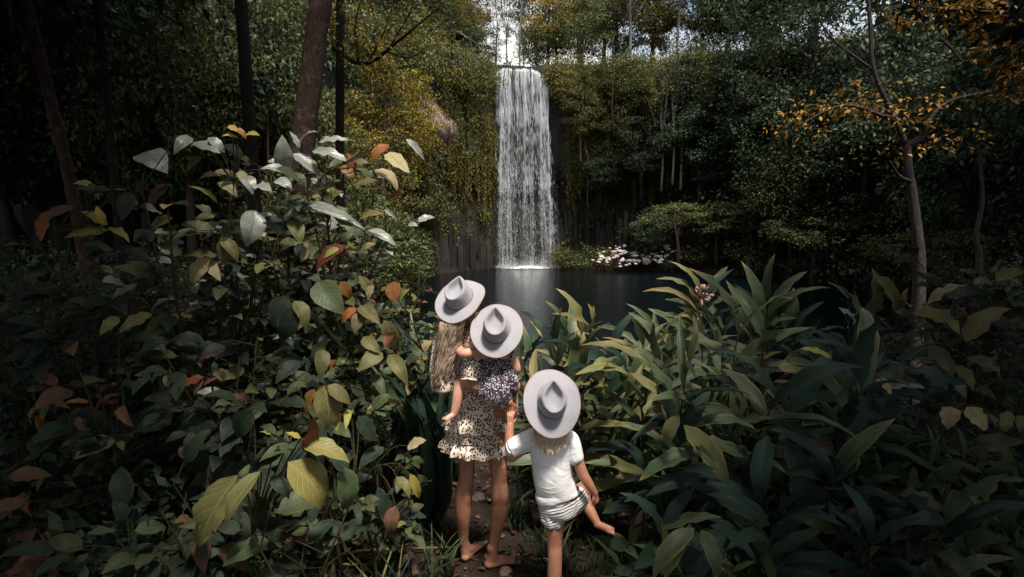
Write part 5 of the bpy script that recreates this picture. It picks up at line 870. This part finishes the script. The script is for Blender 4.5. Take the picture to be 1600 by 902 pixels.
# ------------------------------------------------------------------ ground litter, stones, stalks, boulders
r = np.random.default_rng(21); n = 3600; x = r.uniform(-2.2, 1.6, n); y = r.uniform(2.0, 6.0, n); k = (np.abs(x+.25-.12*np.sin(y*2)) < .55+.25*r.normal(size=n)) | (r.uniform(size=n) < .25); x, y = x[k], y[k]; n = len(x)
V, Fq = scatter(DIA, np.stack([x, y, gz(x, y)+.008+r.uniform(0, .012, n)], 1), np.stack([r.normal(size=n), r.normal(size=n), r.normal(size=n)*.15], 1), np.stack([r.normal(size=n)*.35, r.normal(size=n)*.35, np.ones(n)], 1), r.uniform(.02, .07, n), r.uniform(.012, .036, n))
tag(ob('leaf_litter', mesh_np('leaf_litter', V, Fq, ['f_litter'], smooth=False)), 'brown and reddish leaf litter on the path', kind='stuff')
n = 26000; x = r.uniform(-2.6, 3.0, n); y = r.uniform(1.9, 5.5, n); dn = np.sin(x*5+np.sin(y*4))+np.sin(y*6+x*2); k = (np.abs(x+.22-.12*np.sin(y*2)) > .22+.2*r.uniform(size=n)) & (dn > -.9); x, y = x[k], y[k]; n = len(x); l = r.uniform(.03, .11, n)
V, Fq = scatter(LONG, np.stack([x, y, gz(x, y)-.005], 1), np.stack([r.normal(size=n)*.75, r.normal(size=n)*.75, np.ones(n)], 1), r.normal(size=(n, 3))+np.array((0, -.4, .8)), l, l*.13)
tag(ob('low_grass', mesh_np('low_grass', V, Fq, ['f_grass'], smooth=False)), 'low dark grass and ground ferns on the forest floor', kind='stuff')
LIT = [(735, 775, 'brown', .09, 'broad'), (765, 783, 'tan', .07, 'curled'), (770, 738, 'brown', .06, 'small'), (690, 745, 'red', .06, 'reddish'), (715, 760, 'brown', .07, 'dull'), (798, 868, 'tan', .05, 'pale curled'), (812, 872, 'brown', .06, 'folded'), (758, 876, 'tan', .035, 'tiny tan'), (840, 800, 'brown', .11, 'large dark'), (907, 822, 'orange', .05, 'orange'), (870, 812, 'red', .05, 'dark red'), (665, 735, 'orange', .05, 'orange-brown'), (700, 728, 'brown', .06, 'brown'), (840, 880, 'tan', .07, 'light brown'), (650, 785, 'brown', .06, 'curled brown'), (958, 862, 'yellow', .05, 'yellow')]
NEAR = ['between the woman\'s feet', 'behind her right heel', 'between her knees', 'on the path litter', 'on the path by her left calf', 'just past her right toes', 'by the child\'s standing foot', 'touching her right toes', 'behind the child\'s standing leg', 'under the child\'s raised foot', 'below the striped shorts', 'at the left border of the path', 'far along the path', 'at the lower edge by the child', 'under the hanging yellow leaf', 'in the grass under the raised foot']
def ground_at(px, py):
    Yv = 3.0
    for _ in range(30): q = P(px, py, Yv); Yv += (q.z-g1(q.x, q.y))*1.2; Yv = max(1.5, min(7, Yv))
    q = P(px, py, Yv); return Vector((q.x, q.y, g1(q.x, q.y)))
for (px, py, m, L, w_), nr_ in zip(LIT, NEAR):
    b = ground_at(px, py)+Vector((0, 0, .015)); a = random.uniform(0, 6.28); root = empty('fallen_leaf', b, f'{w_} fallen leaf {nr_}', 'leaf', 'fallen leaves on the path')
    put_leaf(root, b, b, b+Vector((math.cos(a)*L, math.sin(a)*L, random.uniform(0, .02))), (random.uniform(-.3, .3), random.uniform(-.4, .1), 1), .55, m, 'ovate', name='leaf_blade')
def rock(name, c, s, mat, label, cat, group=None, seed=0, sq=.65):
    bm = bmesh.new(); bmesh.ops.create_icosphere(bm, subdivisions=3, radius=1); rr = random.Random(seed); off = Vector((rr.uniform(0, 50), rr.uniform(0, 50), 0)); ax_ = (rr.uniform(.75, 1.3), rr.uniform(.75, 1.2), sq*rr.uniform(.8, 1.2))
    cuts = [(Vector((rr.gauss(0, 1), rr.gauss(0, 1), rr.gauss(0, 1))).normalized(), rr.uniform(.58, .82)) for _ in range(9)]
    for v in bm.verts:
        p = v.co.copy(); d = 1+.30*noise.noise(p*1.1+off)+.10*noise.noise(p*2.6+off); n_ = p.normalized()
        for q, lim in cuts:
            h = n_.dot(q)
            if h > .35: d = min(d, lim/h)
        v.co = Vector((p.x*d*ax_[0], p.y*d*ax_[1], p.z*d*ax_[2]))*s
    me = bpy.data.meshes.new(name); bm.to_mesh(me); bm.free(); me.materials.append(MATS[mat]); [setattr(p, 'use_smooth', False) for p in me.polygons]; o_ = ob(name, me, loc=c); tag(o_, label, cat, group); return o_
for k, (px, py, s, lab) in enumerate([(748, 780, .055, 'reddish stone on the path between the woman\'s legs'), (842, 808, .075, 'angular brown stone behind the child\'s standing leg'), (668, 742, .05, 'small flat stone at the bend of the path'), (40, 897, .16, 'reddish stone in the lower corner under the dead fronds'), (790, 896, .05, 'half-buried stone below the woman\'s right foot'), (640, 880, .06, 'rounded dark stone at the end of the fallen stalk')]): rock('stone', ground_at(px, py)+Vector((0, 0, s*.12)), s, 'stone', lab, 'stone', None, k+70)
BR = []
for k in range(105):
    px = random.triangular(915, 1096, 985); py = random.uniform(383, 411)+(6 if px < 1000 else 0)*random.random(); s = random.uniform(.09, .24)*(1.5 if k < 6 else 1)
    if k == 0: px, py, s = 1010, 409, .42
    if k == 2: px, py = 936, 406
    if k == 4: px, py = 1075, 386
    BR.append((px, py, s, k))
for nm, lo, hi in (('waterline', 400, 999), ('middle', 392, 400), ('top', 0, 392)):
    for i_, (px, py, s, k) in enumerate(sorted(q for q in BR if lo <= q[1] < hi)):
        lab = ['broad flat pale boulder at the waterline, largest of the far bank pile', 'pale block crowning the far bank pile', 'pale angular boulder at the end of the pile nearest the waterfall', 'pale boulder half hidden by bank ferns', 'pinkish boulder high on the far bank pile', 'long pale slab lying across the far bank pile'][k] if k in (0, 2, 4) else f'pale rock, {NTH[i_]} from the left in the {nm} tier of the far bank pile'
        c = P(px, py, 47.6-(py-384)*.075); c.z = max(c.z, WATER+.02); rock('boulder', c, s, 'boulder', lab, 'boulder', 'pale boulders on the far bank', k)
# slope of earth that carries the pile is the far bank itself; bushes between the boulders
bush_t = [build_tree(90+s, 1.6, 1.1, 1.4, 16, 60, .16, leafm=m, tr=.04, flat=.6, clump_r=.5) for s, m in enumerate(('f_green', 'f_olive', 'f_dark'))]
n_ = 0
for px, Yb, k, s, lab in [(890, 48, 1, 1.1, 'olive bush at the waterline beside the falling water'), (915, 47.6, 0, 1.2, 'green bush between the waterfall foot and the boulders'), (880, 49, 0, .8, 'small bush tight against the waterfall foot'), (955, 47.6, 1, 1.0, 'olive bush above the boulders nearest the falls'), (1000, 47.4, 0, 1.0, 'green bush rising behind the middle of the boulders'), (1040, 46.2, 2, 1.0, 'dark bush splitting the boulder pile'), (1095, 45.6, 0, 1.2, 'green bush at the end of the boulder pile'), (1130, 44.6, 2, 1.3, 'dark bush overhanging the water past the boulders'), (1165, 43.2, 0, 1.3, 'green bush overhanging the water, second past the boulders'), (1205, 41, 2, 1.4, 'dark bush on the bank below the flat-layered trees'), (1250, 39, 2, 1.5, 'dark bush on the bank before the gnarled trunk'), (1310, 37, 2, 1.6, 'dark bush on the bank just before the gnarled trunk'), (1380, 33, 2, 1.6, 'dark bush on the bank behind the gnarled trunk'), (1470, 29, 2, 1.6, 'dark bush on the bank between both gnarled trunks'), (1560, 25, 2, 1.6, 'dark bush on the bank past both gnarled trunks'), (720, 49.5, 2, 1.0, 'dark bush at the waterline left of the falls'), (690, 47.5, 1, 1.3, 'olive bush at the foot of the cliff columns'), (650, 44, 0, 1.6, 'green bush under the bare rock face'), (612, 40, 1, 1.6, 'olive bush on the lower slope left of the falls'),
 (790, 55.5, 2, .75, 'dark bush standing just behind the waterfall lip'), (812, 56.5, 0, .9, 'green bush standing behind the middle of the lip'), (838, 55.5, 2, .8, 'dark bush behind the rounded shoulder of the lip'), (770, 54.0, 0, .8, 'bush hanging over the edge left of the lip'), (868, 53.2, 0, .9, 'bush hanging over the edge right of the lip'), (890, 52.6, 1, 1.0, 'olive bush on the edge right of the lip'), (745, 53.2, 1, .9, 'olive bush on the cliff edge near the lip')]:
    xx = (px-800)/F*Yb; zz = max(g1(xx, Yb), WATER-.1) if Yb < 51 else 14.1; root = empty('bank_bush', (xx, Yb, zz), lab, 'bush', 'bushes on the banks'); tm, cm = bush_t[k]; M = Matrix.Rotation(random.uniform(0, 6), 4, 'Z') @ Matrix.Diagonal((s, s, s, 1)); ob('stem', tm, root, mat4=M); ob('crown', cm, root, mat4=M)
def stalk(label, pts, w0, w1, mat, name='fallen_stalk', cat='stalk'):
    o_ = Vector(pts[0]); V, Fq, U = tube([Vector(p)-o_ for p in pts], list(np.linspace(w0, w1, len(pts))), 8, 6, mod=lambda t_, q: 1+.16*max(0, math.sin(t_*60))**12); tag(ob(name, mesh_np(name, V, Fq, [mat]), loc=o_), label, cat)
G = lambda px, py, dz=.02: ground_at(px, py)+Vector((0, 0, dz))
stalk('long yellow-green stalk lying across the forest floor', [G(488, 888, .03), G(560, 874, .05), G(640, 867, .04), G(718, 862, .03)], .0075, .0055, 'stem_yellow')
stalk('shorter tan stalk lying below the long yellow one', [G(488, 889, .04), G(525, 889, .03), G(575, 890, .03)], .008, .006, 'stem_yellow')
stalk('thick gnarled purple-brown root crossing the fallen stalk', [G(628, 862, .02), G(642, 878, .04), G(650, 905, .02)], .014, .02, 'bark', 'root', 'root')
stalk('thin yellow stem slanting behind the child\'s hat', [P(925, 655, 3.2), P(905, 625, 3.25), P(890, 600, 3.3)], .006, .005, 'stem_yellow', 'slanting_stem')
stalk('bent dry twig in front of the dark gap by the path', [P(618, 640, 3.5), P(610, 622, 3.5), P(634, 638, 3.45)], .004, .002, 'stem_yellow', 'dry_twig', 'twig')
for k, (a, b, c) in enumerate([((985, 830), (1000, 790), (1022, 770)), ((1000, 838), (1008, 800), (1012, 772)), ((990, 825), (1010, 812), (1020, 800))]): stalk(f'{("tallest", "straight", "short bent")[k]} dry brown stalk in the shade under the ginger', [P(*a, 2.75), P(*b, 2.78), P(*c, 2.8)], .008, .004, 'bark', 'dry_stalk')
# dead fronds and hanging dead leaves in the dark corner on the bank
for lab, px, py, Yv, n_, m in [('heap of rust-brown dead fronds in the lower corner', 70, 855, 2.25, 12, {'brown': 5}), ('rust-orange dead fern beside the heap of fronds', 35, 800, 2.5, 8, {'brown': 2, 'orange': .6}), ('withered reddish leaves hanging in the gloom', 320, 575, 3.1, 9, {'brown': 4, 'red': 1}), ('cluster of rust-coloured dead leaves in the gloom', 172, 628, 3.0, 7, {'brown': 2, 'orange': .6}), ('dead brown leaf strips hanging on a dark stem', 90, 640, 3.0, 8, {'brown': 4, 'orange': .5}), ('dead pinkish leaves along the leaning stem', 210, 480, 4.2, 8, {'brown': 3, 'tan': 1})]:
    o_ = P(px, py, Yv); root = empty('dead_plant', o_, lab, 'plant'); mb = MB(); mb.add(*tube([(0, .05, -max(.05, o_.z-g1(o_.x, Yv))), (.02, .03, -.1), (0, 0, .06)], [.008, .006, .003], 5, 3)); ob('stem', mb.mesh('stem', ['bark_dark']), root)
    for k in range(n_):
        a = random.uniform(0, 6.28); b = o_+Vector((random.uniform(-.09, .09), random.uniform(-.06, .06), random.uniform(-.10, .10))); L = random.uniform(.05, .14); put_leaf(root, o_, b, b+Vector((math.cos(a)*L, -.05, math.sin(a)*L*.6-.05)), (random.uniform(-.5, .5), -.7, .6), random.uniform(.18, .4), pick(m), 'floppy')
